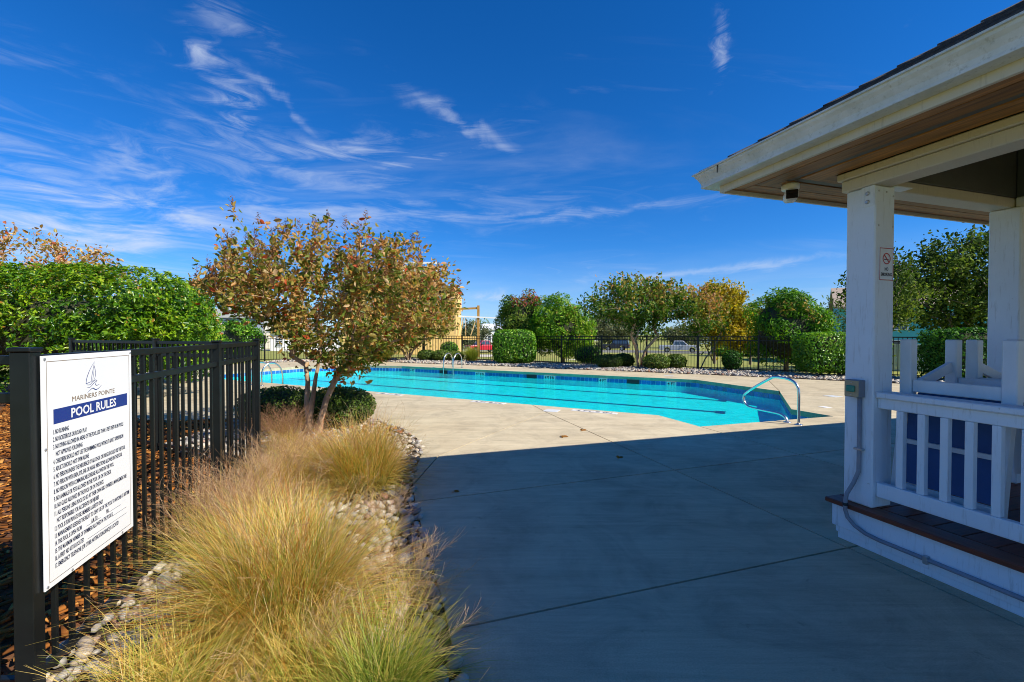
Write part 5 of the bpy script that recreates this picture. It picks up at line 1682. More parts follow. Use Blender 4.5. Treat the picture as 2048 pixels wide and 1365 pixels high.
MAT['pampas'] = leaf_mat('pampas_plume', [(0, hx('#c9b88e')), (1, hx('#efe6cc'))], 0.4, 0.8, 0.1)
for k in range(7):
    a = 2 * math.pi * k / 7 + 0.4; r_ = 0.55
    tip = np.array([math.cos(a) * r_, math.sin(a) * r_ * .6, 1.75 + 0.12 * math.sin(k * 3)])
    MB().tube([(math.cos(a) * .1, math.sin(a) * .1, 0), (tip[0] * .6, tip[1] * .6, 1.0), tuple(tip)], [.012, .01, .006], 6).build('stalk', MAT['pampas'], pg)
    n_ = 260
    tt_ = rng.random(n_)[:, None]
    dirp = unit((tip - np.array([tip[0] * .6, tip[1] * .6, 1.0]))[None, :])
    q = tip[None, :] + dirp * (tt_ - 0.5) * 0.6 + rng.normal(size=(n_, 3)) * 0.02
    leaves('plume', q, rand_dir(n_) * 0.5 + dirp, rng.uniform(0.08, 0.16, n_), np.full(n_, 0.012), rng.random(n_), MAT['pampas'], 0.1, pg)
# ------------------------------------------------------------------ stone bed, mulch
BED = [(-0.05, 0.6), (-0.05, 0.9), (-0.192, 1.774), (-0.272, 1.991), (-0.349, 2.267), (-0.51, 2.75), (-0.65, 3.175), (-0.832, 3.754), (-0.971, 4.273),
       (-1.05, 4.96), (-1.10, 5.39), (-1.30, 6.0), (-1.70, 6.6), (-2.1, 7.1), (-2.8, 7.6), (-3.8, 7.7), (-4.6, 7.35), (-4.35, 5.42), (-2.70, 4.68), (-2.44, 3.59), (-1.93, 1.65), (-2.2, 0.6)]
def sheet(name, poly, mat, z, lab, rough=0.0):
    xs_ = [p[0] for p in poly]; ys_ = [p[1] for p in poly]
    st = 0.16
    ex_ = [(x + rng.uniform(-.03, .03), y + rng.uniform(-.03, .03)) for x in np.arange(min(xs_), max(xs_), st) for y in np.arange(min(ys_), max(ys_), st)]
    ex_ = [p for p in ex_ if inside(poly, *p)]
    V_, G_2, _ = cdt_regions(poly, [], [], ex_)
    mb = MB()
    mb.v = [(p.x, p.y, z + (rng.uniform(-rough, rough) if rough else 0)) for p in V_]
    mb.f = [f for g_ in G_2 for f in g_]
    return tag(mb.build(name, mat, smooth=True), lab, None, None, 'structure')
MAT['soil'] = plain('bed_soil', hx('#4a3c2c'), 0.95, 0.3, 9, 0.5, 60)
MAT['mulch'] = plain('bark_mulch', hx('#6b4426'), 0.95, 0.45, 26, 0.8, 70, dirt=hx('#8d5f2e'), dirt_amt=0.5, dirt_scale=7)
bed = sheet('stone_bed', BED, MAT['soil'], -0.018, 'planting bed of rounded river stones along the deck edge', 0.012)
m, nt, out = new_mat('river_stone')
P = pos(nt)
b = nt.nodes.new('ShaderNodeBsdfPrincipled')
oi = nt.nodes.new('ShaderNodeObjectInfo')
at = nt.nodes.new('ShaderNodeAttribute'); at.attribute_name = 'tint'
fsum = nt.nodes.new('ShaderNodeMath'); fsum.operation = 'ADD'
nt.links.new(at.outputs['Fac'], fsum.inputs[0]); nt.links.new(oi.outputs['Random'], fsum.inputs[1])
frc = nt.nodes.new('ShaderNodeMath'); frc.operation = 'FRACT'; nt.links.new(fsum.outputs[0], frc.inputs[0])
c = ramp(nt, frc.outputs[0], [(0.0, hx('#8f8b84')), (0.2, hx('#c3b9a6')), (0.4, hx('#a9a49c')), (0.55, hx('#d8cdb8')), (0.7, hx('#b8a184')), (0.85, hx('#7f8084')), (0.95, hx('#a5704e')), (1.0, hx('#cfc8bc'))])
c = mixc_(nt, 0.35, c, ramp(nt, noise(nt, P, 40, 4, 0.7), [(0.3, (0.35, 0.33, 0.3)), (0.7, (1, 1, 1))]), 'MULTIPLY')
nt.links.new(c, b.inputs['Base Color'])
b.inputs['Roughness'].default_value = 0.6
nt.links.new(b.outputs[0], out.inputs[0])
MAT['stone'] = m
def stone_variants(n_, sub, jag=0.12):
    o_ = []
    for k in range(n_):
        bm = bmesh.new()
        bmesh.ops.create_icosphere(bm, subdivisions=sub, radius=1)
        C_ = np.array([v_.co[:] for v_ in bm.verts])
        F_ = np.array([[v_.index for v_ in f.verts] for f in bm.faces])
        bm.free()
        C_ = C_ * (1 + jag * vnoise(C_, 1.3, 70 + k))[:, None] * np.array([1.0, rng.uniform(0.65, 0.9), rng.uniform(0.45, 0.65)])
        o_.append((C_, F_))
    return o_
def rotz(n_):
    a = rng.uniform(0, 2 * math.pi, n_)
    return np.cos(a), np.sin(a)
def scatter(poly, n_, rmin, rmax, zfun, variants, avoid=None):
    xs_ = np.array([p[0] for p in poly]); ys_ = np.array([p[1] for p in poly])
    X = rng.uniform(xs_.min(), xs_.max(), n_ * 6); Y = rng.uniform(ys_.min(), ys_.max(), n_ * 6)
    k = inside_np(poly, X, Y)
    X, Y = X[k][:n_], Y[k][:n_]
    r_ = rng.uniform(rmin, rmax, len(X))
    return X, Y, r_
sv = stone_variants(6, 2)
X, Y, r_ = scatter(BED, 5200, 0.022, 0.046, None, sv)
big = rng.random(len(X)) < 0.02
r_ = np.where(big, r_ * 1.9, r_)
lay = rng.random(len(X)) * 0.035
Zs = r_ * 0.25 + lay * (rng.random(len(X)) < 0.6)
vis_key = r_ / np.hypot(X, Y) * np.where((np.abs(X / np.maximum(Y, .1)) < 1.2) & (Y > 1.5), 1, 0.01)
order = np.argsort(-vis_key)
sm = [np_mesh('stone', C_, F_, MAT['stone'], None, True) for C_, F_ in sv]
for i in order[:300]:
    put('stone', sm[int(rng.integers(6))], bed, (X[i], Y[i], Zs[i]), (rng.normal(0, .25), rng.normal(0, .25), rng.uniform(0, 6.28)), (r_[i],) * 3)
sv1 = stone_variants(6, 1)
def merge_stones(name, X, Y, Z, r_, variants, mat, parent=None):
    Vs, Fs, Ts = [], [], []
    off = 0
    va = rng.integers(len(variants), size=len(X))
    for k, (C_, F_) in enumerate(variants):
        ix = np.where(va == k)[0]
        if not len(ix): continue
        c_, s_ = rotz(len(ix))
        x = C_[None, :, 0] * c_[:, None] - C_[None, :, 1] * s_[:, None]
        y = C_[None, :, 0] * s_[:, None] + C_[None, :, 1] * c_[:, None]
        tl = rng.normal(0, 0.3, len(ix))[:, None]
        z = np.broadcast_to(C_[None, :, 2], x.shape) + x * tl
        W_ = np.stack([x * r_[ix][:, None] + X[ix][:, None], y * r_[ix][:, None] + Y[ix][:, None], z * r_[ix][:, None] + Z[ix][:, None]], -1)
        Vs.append(W_.reshape(-1, 3))
        Fs.append((F_[None] + (off + np.arange(len(ix)) * len(C_))[:, None, None]).reshape(-1, 3))
        Ts.append(np.repeat(rng.random(len(ix)), len(C_)))
        off += len(ix) * len(C_)
    me = np_mesh(name, np.concatenate(Vs), np.concatenate(Fs), mat, np.concatenate(Ts), True)
    return tag(put(name, me, parent), kind='stuff')
rest_ = order[300:]
merge_stones('river_stones', X[rest_], Y[rest_], Zs[rest_], r_[rest_], sv1, MAT['stone'], bed)
# far stone strip between deck and fence
fb = [(-12.4, 21.9), (-10.6, 22.9), (-7.0, 23.0), (-5.3, 21.8), (-0.4, 19.5), (3.45, 17.25), (6.6, 15.55), (8.7, 14.25), (10.2, 13.2), (13.0, 11.5), (16.0, 9.5), (16.0, 12.4),
      (13.3, 14.05), (11.4, 15.25), (9.25, 16.65), (7.5, 17.87), (5.75, 18.93), (4.05, 20.0), (2.35, 21.05), (-0.9, 22.95), (-5.1, 25.5), (-12.6, 23.6)]
far_bed = sheet('stone_bed', fb, MAT['soil'], -0.03, 'strip of pale stones between the far deck and the black fence', 0.0)
X2, Y2, r2_ = scatter(fb, 9000, 0.035, 0.075, None, None)
merge_stones('river_stones', X2, Y2, rng.random(len(X2)) * 0.05, r2_, stone_variants(5, 1), MAT['stone'], far_bed)
# mulch on the other side of the near fence
MB_ = [(-2.2, 0.4), (-1.93, 1.65), (-2.44, 3.59), (-2.70, 4.68), (-4.35, 5.42), (-4.6, 7.3), (-5.6, 7.15), (-7.2, 7.55), (-9.0, 8.55), (-13.5, 12.4), (-20, 14), (-20, 0.4)]
mul = sheet('mulch_bed', MB_, MAT['mulch'], -0.022, 'brown bark mulch behind the near black fence', 0.006)
nC = 9000
Xc, Yc, rc = scatter([p for p in MB_ if p[0] > -19], nC, 0.02, 0.05, None, None)
chip = []
bx = np.array([[-1, -.28, -.12], [1, -.28, -.12], [1, .28, -.12], [-1, .28, -.12], [-.9, -.25, .12], [.9, -.25, .12], [.9, .25, .12], [-.9, .25, .12]])
bf = np.array([[0, 3, 2], [0, 2, 1], [4, 5, 6], [4, 6, 7], [0, 1, 5], [0, 5, 4], [1, 2, 6], [1, 6, 5], [2, 3, 7], [2, 7, 6], [3, 0, 4], [3, 4, 7]])
MAT['chips'] = leaf_mat('bark_chip', [(0, hx('#3a2414')), (0.5, hx('#7a4a22')), (0.8, hx('#a8692c')), (1, hx('#c99550'))], 0.0, 0.9, 0.1)
ch = merge_stones('bark_chips', Xc, Yc, rng.random(len(Xc)) * 0.02, rc, [(bx, bf)], MAT['chips'], mul)
# leaf litter in the stone bed under the tree
nL = 420
Xl, Yl, rl_ = scatter([(-1.6, 5.2), (-1.5, 6.2), (-2.6, 7.3), (-3.6, 7.3), (-3.4, 5.6), (-2.6, 4.9)], nL, 0.03, 0.05, None, None)
Pl = np.stack([Xl, Yl, np.full(len(Xl), 0.05) + rng.random(len(Xl)) * 0.02], 1)
Dl = rand_dir(len(Xl)); Dl[:, 2] *= 0.25
lt = leaves('leaf_litter', Pl, Dl, rl_ * 1.8, rl_ * 0.5, rng.uniform(0.5, 1.0, len(Xl)), MAT['leaf_myrtle'], 0.2, bed)
tag(lt, kind='stuff')
# a few fallen leaves on the deck
MAT['dry_leaf'] = leaf_mat('dry_leaf', [(0, hx('#6e4420')), (0.6, hx('#a8742a')), (1, hx('#c98f3a'))], 0.2, 0.7)
FL = [(0.70, 6.05, 0.09, 'brown fallen leaf cluster on the sunny deck, larger of two'), (1.03, 6.45, 0.07, 'brown fallen leaf on the sunny deck beside the joint'),
      (1.22, 5.02, 0.06, 'dark fallen leaf on the shaded deck between the joints'), (-0.52, 3.93, 0.05, 'small orange leaf on the joint near the grass'), (2.10, 1.72, 0.03, 'tiny dark leaf on the shaded deck by the pavilion skirt')]
for (x, y, s_, lab) in FL:
    q = np.array([[0, 0, 0.006], [0.012, 0.004, 0.008], [-0.014, 0.01, 0.007]])
    d_ = np.array([[1, 0.3, 0.06], [-0.6, 1, 0.1], [0.2, -1, 0.08]])
    o_ = leaves('fallen_leaf', q, d_, np.array([s_, s_ * .8, s_ * .7]), np.array([s_ * .3, s_ * .26, s_ * .24]), np.array([.3, .6, .8]), MAT['dry_leaf'], 0.15)
    o_.location = (x, y, 0.0)
    tag(o_, lab, 'leaf')
# ------------------------------------------------------------------ houses
MAT['osb'] = plain('osb_sheathing', hx('#e3bf74'), 0.8, 0.18, 3.5, 0.2, 40, per_object=0.10)
MAT['lumber'] = plain('framing_lumber', hx('#d6b173'), 0.75, 0.15, 4, per_object=0.08)
MAT['lumber_dark'] = plain('treated_post', hx('#a97f3d'), 0.8, 0.2, 4)
MAT['house_white'] = plain('house_white_trim', (0.78, 0.78, 0.76), 0.5, 0.04, 2)
MAT['siding_grey'] = plain('grey_siding', hx('#7d8796'), 0.6, 0.08, 2)
MAT['siding_teal'] = plain('teal_siding', hx('#4fb4b8'), 0.6, 0.08, 2)
MAT['roof_grey'] = plain('grey_roof', hx('#8f938c'), 0.9, 0.12, 3)
MAT['roof_tan'] = plain('tan_roof', hx('#a89684'), 0.9, 0.15, 3)
MAT['felt'] = plain('roof_felt', hx('#4a4a3a'), 0.9, 0.2, 3)
m, nt, out = new_mat('window_glass')
b = nt.nodes.new('ShaderNodeBsdfPrincipled')
b.inputs['Base Color'].default_value = (0.06, 0.10, 0.14, 1); b.inputs['Roughness'].default_value = 0.05
nt.links.new(b.outputs[0], out.inputs[0])
MAT['glass'] = m
# unfinished house: sheathing panels over a frame, open framing at the upper floors
hz0 = gz(-11, 50) - 0.1
oh = thing('unfinished_house', 'unfinished house sheathed in yellow board with open upper framing', 'house', (-6.05, 48.0, hz0), R(3))
# local x to the left is negative; front face at y=0
Wd, Dp = 12.2, 9.0
Hh = 8.1
MB().box(-Wd + .05, -0.05, 0.03, Dp - 0.03, 0, Hh - 2.6).build('wall', MAT['lumber'], oh)
pan = MB().bbox(-0.605, 0.605, -0.018, 0.0, 0.004, 2.434, 0.003).mesh('panel', MAT['osb'])
for r_ in range(2):
    for k in range(10):
        put('panel', pan, oh, (-0.61 - 1.22 * k - (0.3 if r_ % 2 and k < 9 else 0), 0.025, 0.1 + r_ * 2.45))
for r_ in range(2):
    for k in range(7):
        put('panel', pan, oh, (0.0 - 0.045, 0.64 + 1.22 * k, 0.1 + r_ * 2.45), (0, 0, R(90)))
# third floor: corner room with open stud bays under a felt roof
for k in range(10):
    if k not in (1, 2, 4, 7):
        put('panel', pan, oh, (-0.61 - 1.22 * k, 0.025, 5.0))
for k in (1, 2, 4, 7):
    for dx in (-0.58, -0.18, 0.25, 0.58):
        MB().box(-0.61 - 1.22 * k + dx - 0.05, -0.61 - 1.22 * k + dx + 0.05, -0.01, 0.13, 5.0, 7.3).build('stud', MAT['lumber'], oh)
    MB().bar((-0.61 - 1.22 * k - .6, 0.02, 5.2), (-0.61 - 1.22 * k + .6, 0.02, 7.0), 0.04, 0.1).build('brace', MAT['house_white'], oh)
MB().box(-Wd, 0.02, 0.0, 0.13, 7.3, 7.55).build('header', MAT['osb'], oh)
MB().box(-Wd, -Wd + .12, 0.2, Dp, 5.6, 7.4).build('panel', MAT['osb'], oh)
MB().box(-0.1, 0.0, 0.2, Dp, 5.5, 7.4).build('panel', MAT['osb'], oh)
rf = MB()
rf.v = [(-Wd - .3, -.35, 7.56), (0.35, -.35, 7.56), (0.35, Dp, 7.56), (-Wd - .3, Dp, 7.56), (-Wd + 3, 2.6, 8.5), (-3.0, 2.6, 8.5), (-3.0, Dp - 2.5, 8.5), (-Wd + 3, Dp - 2.5, 8.5)]
rf.f = [(3, 2, 1, 0), (0, 1, 5, 4), (1, 2, 6, 5), (2, 3, 7, 6), (3, 0, 4, 7), (4, 5, 6, 7)]
rf.build('roof', MAT['felt'], oh)
# belvedere of white framing on top
tw = []
for k in range(7):
    x = -Wd + 4.0 + k * 0.95
    MB().box(x - .07, x + .07, 2.7, 2.85, 8.4, 10.6).build('stud', MAT['lumber'], oh)
for z in (8.42, 9.7, 10.6):
    MB().box(-Wd + 3.9, -Wd + 9.8, 2.66, 2.86, z, z + 0.22).build('plate', MAT['house_white'], oh)
MB().box(-Wd + 3.9, -Wd + 9.8, 4.5, 4.6, 8.4, 10.6).build('panel', MAT['osb'], oh)
# porch frame standing out to the right
PX, PY = 2.35, 1.0
MB().box(PX - .14, PX + .14, PY - .14, PY + .14, -0.4, 5.75).build('post', MAT['lumber_dark'], oh)
MB().bar((0.0, PY, 5.35), (PX - .15, PY, 5.45), 0.12, 0.22).build('beam', MAT['lumber_dark'], oh)
MB().bar((0.1, PY - .22, 4.55), (4.4, PY - .22, 4.35), 0.08, 0.14).build('brace', MAT['house_white'], oh)
MB().bar((-0.2, PY, 2.15), (PX - .15, PY, 2.15), 0.12, 0.45).build('beam', MAT['osb'], oh)
for (x0, z0, x1, z1) in ((0.35, 2.4, 0.7, 4.4), (0.95, 2.4, 0.95, 4.4), (1.5, 2.4, 2.1, 4.2), (0.4, 4.4, 0.1, 2.5)):
    MB().bar((x0, PY, z0), (x1, PY, z1), 0.06, 0.09).build('brace', MAT['lumber'], oh)
MB().bar((2.0, PY - .05, 4.3), (2.5, PY - .05, 3.2), 0.06, 0.1).build('brace', MAT['house_white'], oh)

def window(parent, x, z, w, h, y=-0.03):
    wnd = MB()
    t_ = 0.10
    wnd.box(x - w / 2 - t_, x + w / 2 + t_, y - .03, y, z - t_, z)
    wnd.box(x - w / 2 - t_, x + w / 2 + t_, y - .03, y, z + h, z + h + t_)
    wnd.box(x - w / 2 - t_, x - w / 2, y - .03, y, z, z + h)
    wnd.box(x + w / 2, x + w / 2 + t_, y - .03, y, z, z + h)
    wnd.box(x - w / 2, x + w / 2, y - .028, y - .004, z + h * .5 - .04, z + h * .5 + .04)
    wo_ = wnd.build('window', MAT['house_white'], parent)
    MB().box(x - w / 2, x + w / 2, y + .0, y + .012, z, z + h).build('pane', MAT['glass'], wo_)
def hip(parent, x0, x1, y0, y1, z0, h, mat, ov=0.5):
    x0 -= ov; x1 += ov; y0 -= ov; y1 += ov
    r_ = (y1 - y0) / 2
    a = x0 + min(r_, (x1 - x0) / 2 - .01); b_ = x1 - min(r_, (x1 - x0) / 2 - .01)
    mb = MB()
    mb.v = [(x0, y0, z0), (x1, y0, z0), (x1, y1, z0), (x0, y1, z0), (a, y0 + r_, z0 + h), (b_, y0 + r_, z0 + h), (x0, y0, z0 - .2), (x1, y0, z0 - .2), (x1, y1, z0 - .2), (x0, y1, z0 - .2)]
    mb.f = [(0, 1, 5, 4), (1, 2, 5), (2, 3, 4, 5), (3, 0, 4), (0, 6, 7, 1), (1, 7, 8, 2), (2, 8, 9, 3), (3, 9, 6, 0), (6, 9, 8, 7)]
    return mb.build('roof', mat, parent)
# grey two storey house far left
ghz = gz(-55, 85)
gh = thing('grey_house', 'grey two storey house with hipped roof and white windows beyond the fence', 'house', (-54.5, 85.0, ghz), R(28))
MB().box(-5.6, 5.6, 0, 9, 0, 6.2).build('wall', MAT['siding_grey'], gh)
hip(gh, -5.6, 5.6, 0, 9, 6.25, 2.3, MAT['roof_grey'])
for x in (-2.8, -0.9, 2.6):
    window(gh, x, 4.2, 0.95, 1.5)
for x in (-3.4, 3.6):
    window(gh, x, 0.9, 1.2, 1.6)
pr = MB()
pr.v = [(-5.9, -2.8, 3.1), (5.9, -2.8, 3.1), (5.9, -0.02, 3.9), (-5.9, -0.02, 3.9), (-5.9, -2.8, 2.9), (5.9, -2.8, 2.9), (5.9, -0.02, 3.7), (-5.9, -0.02, 3.7)]
pr.f = [(0, 1, 2, 3), (7, 6, 5, 4), (0, 4, 5, 1), (1, 5, 6, 2), (2, 6, 7, 3), (3, 7, 4, 0)]
pr.build('porch_roof', MAT['roof_grey'], gh)
for x in (-5.2, -1.7, 1.7, 5.2):
    MB().box(x - .15, x + .15, -2.6, -2.3, 0, 2.95).build('porch_post', MAT['house_white'], gh)
MB().box(0.0, 1.1, -0.06, -0.0, 0, 2.2).build('door', MAT['house_white'], gh)
# garage wing, cream, to its right
MB().box(5.62, 12.5, 1.5, 8.5, 0, 5.2).build('wall', plain('cream_siding', hx('#cfc8b8'), 0.6, 0.06, 2), gh)
hip(gh, 5.7, 12.4, 1.5, 8.5, 5.3, 1.7, MAT['roof_grey'])
window(gh, 8.6, 3.5, 0.9, 1.3, 1.47)
# teal house on the right
tz = gz(33, 42)
th_ = thing('teal_house', 'teal sided house with tan gabled roof behind the dark oaks', 'house', (35.0, 41.5, tz), R(-33))
MB().box(-3.4, 10.5, 0, 9, 0, 5.6).build('wall', MAT['siding_teal'], th_)
gb = MB()
gb.v = [(-3.4, 0.0, 5.6), (-3.4, 9.0, 5.6), (-3.4, 4.5, 7.6), (-3.2, 0.0, 5.6), (-3.2, 9.0, 5.6), (-3.2, 4.5, 7.6)]
gb.f = [(0, 1, 2), (5, 4, 3), (0, 3, 4, 1), (1, 4, 5, 2), (2, 5, 3, 0)]
gb.build('gable', MAT['siding_teal'], th_)
rr_ = MB()
for s_ in (0, 1):
    y0, y1 = (-.5, 4.5) if s_ == 0 else (9.5, 4.5)
    rr_.add([(-3.8, y0, 5.42), (10.9, y0, 5.42), (10.9, y1, 7.66), (-3.8, y1, 7.66), (-3.8, y0, 5.62), (10.9, y0, 5.62), (10.9, y1, 7.86), (-3.8, y1, 7.86)],
            [(0, 1, 2, 3), (7, 6, 5, 4), (0, 4, 5, 1), (1, 5, 6, 2), (2, 6, 7, 3), (3, 7, 4, 0)])
rr_.build('roof', MAT['roof_tan'], th_)
for x in (-1.6, 1.2, 4.5):
    window(th_, x, 3.4, 1.0, 1.4)
    window(th_, x, 0.8, 1.0, 1.5)
for k in range(14):
    MB().box(5.6 + k * .3, 5.66 + k * .3, -1.6, -1.55, 0.6, 1.5).build('porch_baluster', MAT['house_white'], th_)
MB().box(5.4, 10.2, -1.65, -1.5, 1.5, 1.6).build('porch_rail', MAT['house_white'], th_)
for x in (5.5, 10.1):
    MB().box(x - .1, x + .1, -1.7, -1.5, 0, 3.0).build('porch_post', MAT['house_white'], th_)
# white board fence in front of it
MAT['vinyl'] = plain('white_vinyl', hx('#b8c4b4'), 0.5, 0.06, 3)
wf = thing('board_fence', 'white board fence behind the black fence between the pavilion posts', 'fence', (16.0, 17.3, gz(16, 17.3)), R(-32))
wb = MB().bbox(-0.068, 0.068, -0.012, 0.012, 0.05, 1.10, 0.004).mesh('board', MAT['vinyl'])
for k in range(30):
    put('board', wb, wf, (0.15 * k - 1.2, 0, 0))
for z in (0.3, 0.9):
    MB().box(-1.35, 3.3, 0.013, 0.05, z, z + .09).build('rail', MAT['vinyl'], wf)
# pale distant houses
def far_house(lab, p, w, d, h, rz, wallm, roofm):
    t = thing('distant_house', lab, 'house', (p[0], p[1], gz(*p)), rz)
    MB().box(-w / 2, w / 2, 0, d, 0, h).build('wall', wallm, t)
    hip(t, -w / 2, w / 2, 0, d, h + .05, 2.0, roofm)
    for k in range(int(w / 2.5)):
        for z in (0.9, h - 2.0):
            window(t, -w / 2 + 1.3 + 2.5 * k, z, 0.9, 1.3)
    return t
far_house('white distant house with pale roof right of the unfinished house', (-7.5, 150), 13, 9, 4.6, 0.1, MAT['house_white'], plain('white_roof', hx('#d5d8d8'), .6, .05, 2))
far_house('white distant house between the green conifer and the spreading crape myrtle', (33, 185), 9, 8, 4.8, 0, MAT['house_white'], MAT['roof_grey'])
far_house('pale distant house behind the yellowing tree', (60, 130), 10, 8, 4.5, -0.3, plain('pale_siding', hx('#b9c9c9'), 0.6, 0.05, 2), MAT['roof_grey'])
far_house('white house partly hidden behind the crape myrtle on the left', (-34, 72), 10, 8, 3.2, 0.3, MAT['house_white'], MAT['roof_grey'])

# ------------------------------------------------------------------ vehicles
MAT['tyre'] = plain('tyre_rubber', (0.015, 0.015, 0.015), 0.8, 0.2, 20)
MAT['rim'] = plain('alloy_rim', (0.5, 0.5, 0.5), 0.3, 0.1, 9, metal=0.9)
MAT['trim'] = plain('black_trim', (0.02, 0.02, 0.022), 0.4, 0.2, 12)
MAT['lamp'] = plain('headlamp', (0.75, 0.75, 0.72), 0.1, 0.05, 12)
MAT['tail'] = plain('tail_lamp', (0.35, 0.01, 0.01), 0.2, 0.1, 12)
def car_paint(name, c):
    m_ = plain(name, c, 0.25, 0.05, 3, spec=0.6)
    m_.node_tree.nodes['Principled BSDF'].inputs['Coat Weight'].default_value = 0.6
    return m_
def pickup(lab, p, rz, paint, suv=False):
    t = thing('pickup_truck' if not suv else 'off_road_car', lab, 'truck' if not suv else 'car', (p[0], p[1], gz(*p) + 0.055), rz)
    L_, W_ = (5.8, 0.98) if not suv else (4.5, 0.93)
    f = L_ / 2
    # lower body with wheel arches cut from its side profile; x forward
    wb_ = (-f + 1.15, f - 0.98); rw = 0.39
    prof_ = [(-f, 0.55)]
    def arch(cx):
        return [(cx + 0.50 * math.cos(a), 0.40 + 0.50 * math.sin(a)) for a in [math.pi - math.pi * k / 8 for k in range(9)]]
    prof_ += [(-f + 0.1, 0.42)] + arch(wb_[0]) + arch(wb_[1]) + [(f - 0.08, 0.42), (f, 0.55), (f, 0.95), (f - 0.12, 1.10), (f - 1.55, 1.18)]
    bed_ = 1.15 if not suv else 1.18
    prof_ += [(-f + 0.0, bed_)]
    body = MB().prism(prof_, 'y', -W_, W_)
    bo = body.build('body', paint, t)
    bv = bo.modifiers.new('bevel', 'BEVEL'); bv.width = 0.05; bv.segments = 2; bv.limit_method = 'ANGLE'; bv.angle_limit = R(50)
    c0, c1 = (-f + 2.0, f - 1.55) if not suv else (-f + 0.05, f - 1.5)
    cab = MB()
    tz_ = 1.86
    lo = [(c0, -W_ + .03, 1.16), (c1, -W_ + .03, 1.17), (c1, W_ - .03, 1.17), (c0, W_ - .03, 1.16)]
    hi = [(c0 + .18, -W_ + .17, tz_), (c1 - .75 if not suv else c1 - .35, -W_ + .17, tz_), (c1 - .75 if not suv else c1 - .35, W_ - .17, tz_), (c0 + .18, W_ - .17, tz_)]
    cab.v = lo + hi
    cab.f = [(0, 3, 2, 1), (4, 5, 6, 7), (0, 1, 5, 4), (1, 2, 6, 5), (2, 3, 7, 6), (3, 0, 4, 7)]
    co_ = cab.build('cab', paint, t)
    bv = co_.modifiers.new('bevel', 'BEVEL'); bv.width = 0.06; bv.segments = 2
    def glass(i, j, k, l, a0, a1, b0, b1, out_):
        q = [Vector(cab.v[n_]) for n_ in (i, j, k, l)]
        def at_(u_, w_): return q[0].lerp(q[1], u_).lerp(q[3].lerp(q[2], u_), w_)
        vs = [at_(a0, b0), at_(a1, b0), at_(a1, b1), at_(a0, b1)]
        nn = (vs[1] - vs[0]).cross(vs[3] - vs[0]).normalized() * 0.012
        g_ = MB().add([v_ + nn for v_ in vs] + [v_ - nn for v_ in vs], [(0, 1, 2, 3), (7, 6, 5, 4), (0, 4, 5, 1), (1, 5, 6, 2), (2, 6, 7, 3), (3, 7, 4, 0)])
        g_.build('window', MAT['glass'], co_)
    glass(0, 1, 5, 4, .08, .48, .12, .86, 1); glass(0, 1, 5, 4, .52, .93, .12, .86, 1)
    glass(2, 3, 7, 6, .07, .48, .12, .86, 1); glass(2, 3, 7, 6, .52, .92, .12, .86, 1)
    glass(1, 2, 6, 5, .08, .92, .10, .90, 1); glass(3, 0, 4, 7, .10, .90, .15, .85, 1)
    for cx in wb_:
        for s_ in (-1, 1):
            w_ = thing_part('wheel', t)
            w_.location = (cx, s_ * (W_ - 0.13), rw)
            MB().lathe([(0.24, -.12), (rw - .02, -.12), (rw, -.08), (rw, .08), (rw - .02, .12), (0.24, .12)], (0, 0, 0), 20, 'y').build('tyre', MAT['tyre'], w_)
            MB().lathe([(0.235, -.125), (0.20, -.10), (0.06, -.09), (0.06, .09), (0.20, .10), (0.235, .125)], (0, 0, 0), 14, 'y').build('rim', MAT['rim'], w_)
    MB().bbox(f + .002, f + .06, -.55, .55, .62, 1.0, .02).build('grille', MAT['trim'], t)
    MB().bbox(f + .002, f + .10, -W_ + .02, W_ - .02, .42, .60, .03).build('bumper', MAT['rim'] if not suv else MAT['trim'], t)
    MB().bbox(-f - .10, -f - .002, -W_ + .02, W_ - .02, .45, .62, .03).build('bumper', MAT['rim'] if not suv else MAT['trim'], t)
    for s_ in (-1, 1):
        MB().bbox(f + .002, f + .05, s_ * .76 - .16, s_ * .76 + .16, .74, .98, .02).build('headlight', MAT['lamp'], t)
        MB().bbox(-f - .04, -f - .002, s_ * .86 - .09, s_ * .86 + .09, .72, 1.08, .02).build('tail_light', MAT['tail'], t)
        MB().bbox(c1 - .55, c1 - .40, s_ * (W_ + .14) - .11, s_ * (W_ + .14) + .11, 1.22, 1.42, .03).build('mirror', MAT['trim'], t)
        MB().bbox(c0 + .95, c0 + 1.1, s_ * (W_ + .012) - .012, s_ * (W_ + .012) + .012, 1.00, 1.04, .006).build('handle', MAT['trim'], t)
    return t
def thing_part(name, parent):
    o_ = bpy.data.objects.new(name, None)
    o_.empty_display_size = 0.1
    col.objects.link(o_)
    o_.parent = parent
    return o_
pickup('silver pickup truck parked along the road, seen from the side', (26.2, 69.0), R(-20), car_paint('silver_paint', (0.55, 0.58, 0.62)))
pickup('dark blue off road car parked on the road left of the silver truck', (18.2, 77.0), R(160), car_paint('navy_paint', (0.012, 0.02, 0.05)), True)
pickup('red pickup truck parked beside the unfinished house, facing the pool', (-4.6, 70.0), R(-145), car_paint('red_paint', (0.55, 0.012, 0.04)))
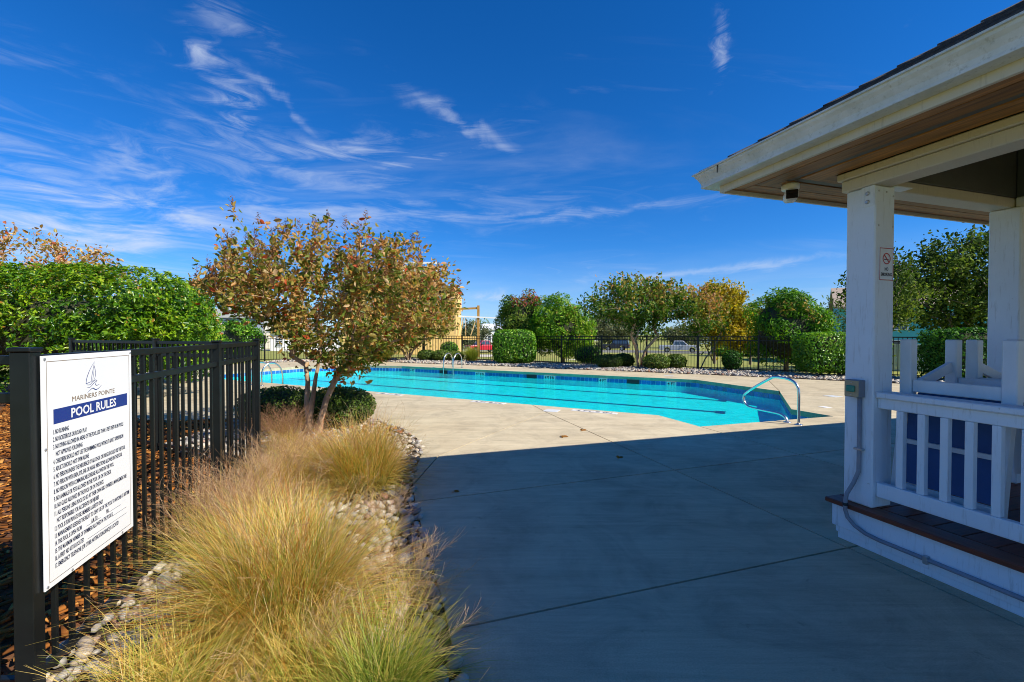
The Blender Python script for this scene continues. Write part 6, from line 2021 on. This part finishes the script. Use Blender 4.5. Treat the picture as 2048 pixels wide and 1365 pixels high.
# small road sign
ys_ = thing('road_sign', 'small white sign on a post beside the unfinished house', 'sign', (-7.2, 60.0, gz(-7.2, 60)))
MB().tube([(0, 0, -.1), (0, 0, 2.3)], 0.04, 8).build('post', MAT['bolt'], ys_)
MB().bbox(-.32, .32, -.06, -.042, 1.75, 2.5, .01).build('panel', MAT['house_white'], ys_)
MB().box(-.2, .2, -.0655, -.0615, 2.0, 2.1).build('marking', MAT['trim'], ys_)
up = thing('utility_post', 'short white utility marker post on the lawn beside the road', 'post', (29.5, 64.5, gz(29.5, 64.5)))
MB().bbox(-.12, .12, -.12, .12, 0, 1.0, .02).build('post', MAT['house_white'], up)
MB().bbox(-.15, .15, -.15, .15, 1.002, 1.06, .01).build('cap', MAT['bolt'], up)

# ------------------------------------------------------------------ trees out on the common
def olive(Q): return np.clip(0.5 + 0.25 * vnoise(Q, .8, 14) + rng.normal(0, .18, len(Q)), 0, 1)
tree('coastal_tree', 'grey green tree beyond the road behind the dark blue car', (19.0, 86.0), [[(0, 0, -.2), (0, 0, 1.5), (0.1, 0, 2.6), (0, 0, 3.6)]], (0, 0, 4.2, 5.4, 4.0, 2.9), 160, 40, 0.42, G_OLIVE, olive, 0.02, 0.2, 'bark_grey', 0.45, base_z=gz(19, 86))
for k, (x, y, r_, h, lab) in enumerate([(36, 92, 4.2, 4.6, 'grey green tree beyond the road behind the silver truck'), (-9.5, 92, 5.0, 5.4, 'grey green tree beyond the road left of the red truck'),
                                        (1.2, 105, 4.4, 5.0, 'grey green tree in front of the white distant house'), (50, 88, 3.6, 3.8, 'low scrubby tree beyond the silver truck')]):
    tree('coastal_tree', lab, (x, y), [[(0, 0, -.2), (0, 0, 1.0), (0.1, 0, 1.9), (0, 0, 2.6)]], (0, 0, h * .6, r_, r_ * .8, h * .42), 120, 36, 0.42, G_OLIVE, olive, 0.02, 0.18, 'bark_grey', 0.45, base_z=gz(x, y))
def woods(name, lab, pts, n_, hmin, hmax, mat, L, tb=0.0):
    Q = []
    for (x, y) in pts:
        h = rng.uniform(hmin, hmax); r_ = h * rng.uniform(.5, .9)
        q, _n = shrub_pts(n_, r_, r_ * .8, h * .5, h * .5, 2.0, 0.2, .6, int(rng.integers(1000)), 0.45, -0.95)
        q[:, 0] += x; q[:, 1] += y; q[:, 2] += gz(x, y)
        Q.append(q)
    Q = np.concatenate(Q)
    o_ = leaves(name, Q, rand_dir(len(Q)) + np.array([[0, 0, .3]]), L * rng.uniform(.6, 1.3, len(Q)), L * .3, np.clip(0.4 + tb + .2 * vnoise(Q, .3, 5) + rng.normal(0, .15, len(Q)), 0, 1), mat)
    return tag(o_, lab, None, None, 'stuff')
wp = []
for k in range(70):
    x = -190 + 400 * k / 70 + rng.uniform(-2, 2)
    wp.append((x, 165 + rng.uniform(-10, 25) - 0.12 * abs(x)))
woods('woods', 'low wooded skyline far beyond the houses', wp, 260, 4.5, 8.5, G_OAK, 0.9, 0.12)
sp2 = [(x, 76 + rng.uniform(-2, 9) + 8 - 0.25 * max(0, x)) for x in np.concatenate([np.linspace(-14, 4, 9), np.linspace(8, 16, 5), np.linspace(40, 75, 20)])]
woods('scrub', 'rough brown scrub along the far side of the road', sp2, 220, 1.2, 2.4, G_OLIVE, 0.35, 0.05)
rp = [(x, 34 + rng.uniform(-3, 10)) for x in np.linspace(26, 60, 22)]
woods('woods', 'dark trees filling the far right behind the teal house', [(x + 10, y + 22) for x, y in rp], 500, 5.0, 8.0, G_OAK, 0.5, -0.05)
shrub('clipped_hedge', 'long low dark hedge across the lawn behind the fence', (29.6, 58.5), 2.9, 1.2, 2.9, G_HEDGE, 9000, 0.35, 4.0, 0.08, .8, 71, 0.05, cat='hedge', base_z=gz(29.6, 58.5))
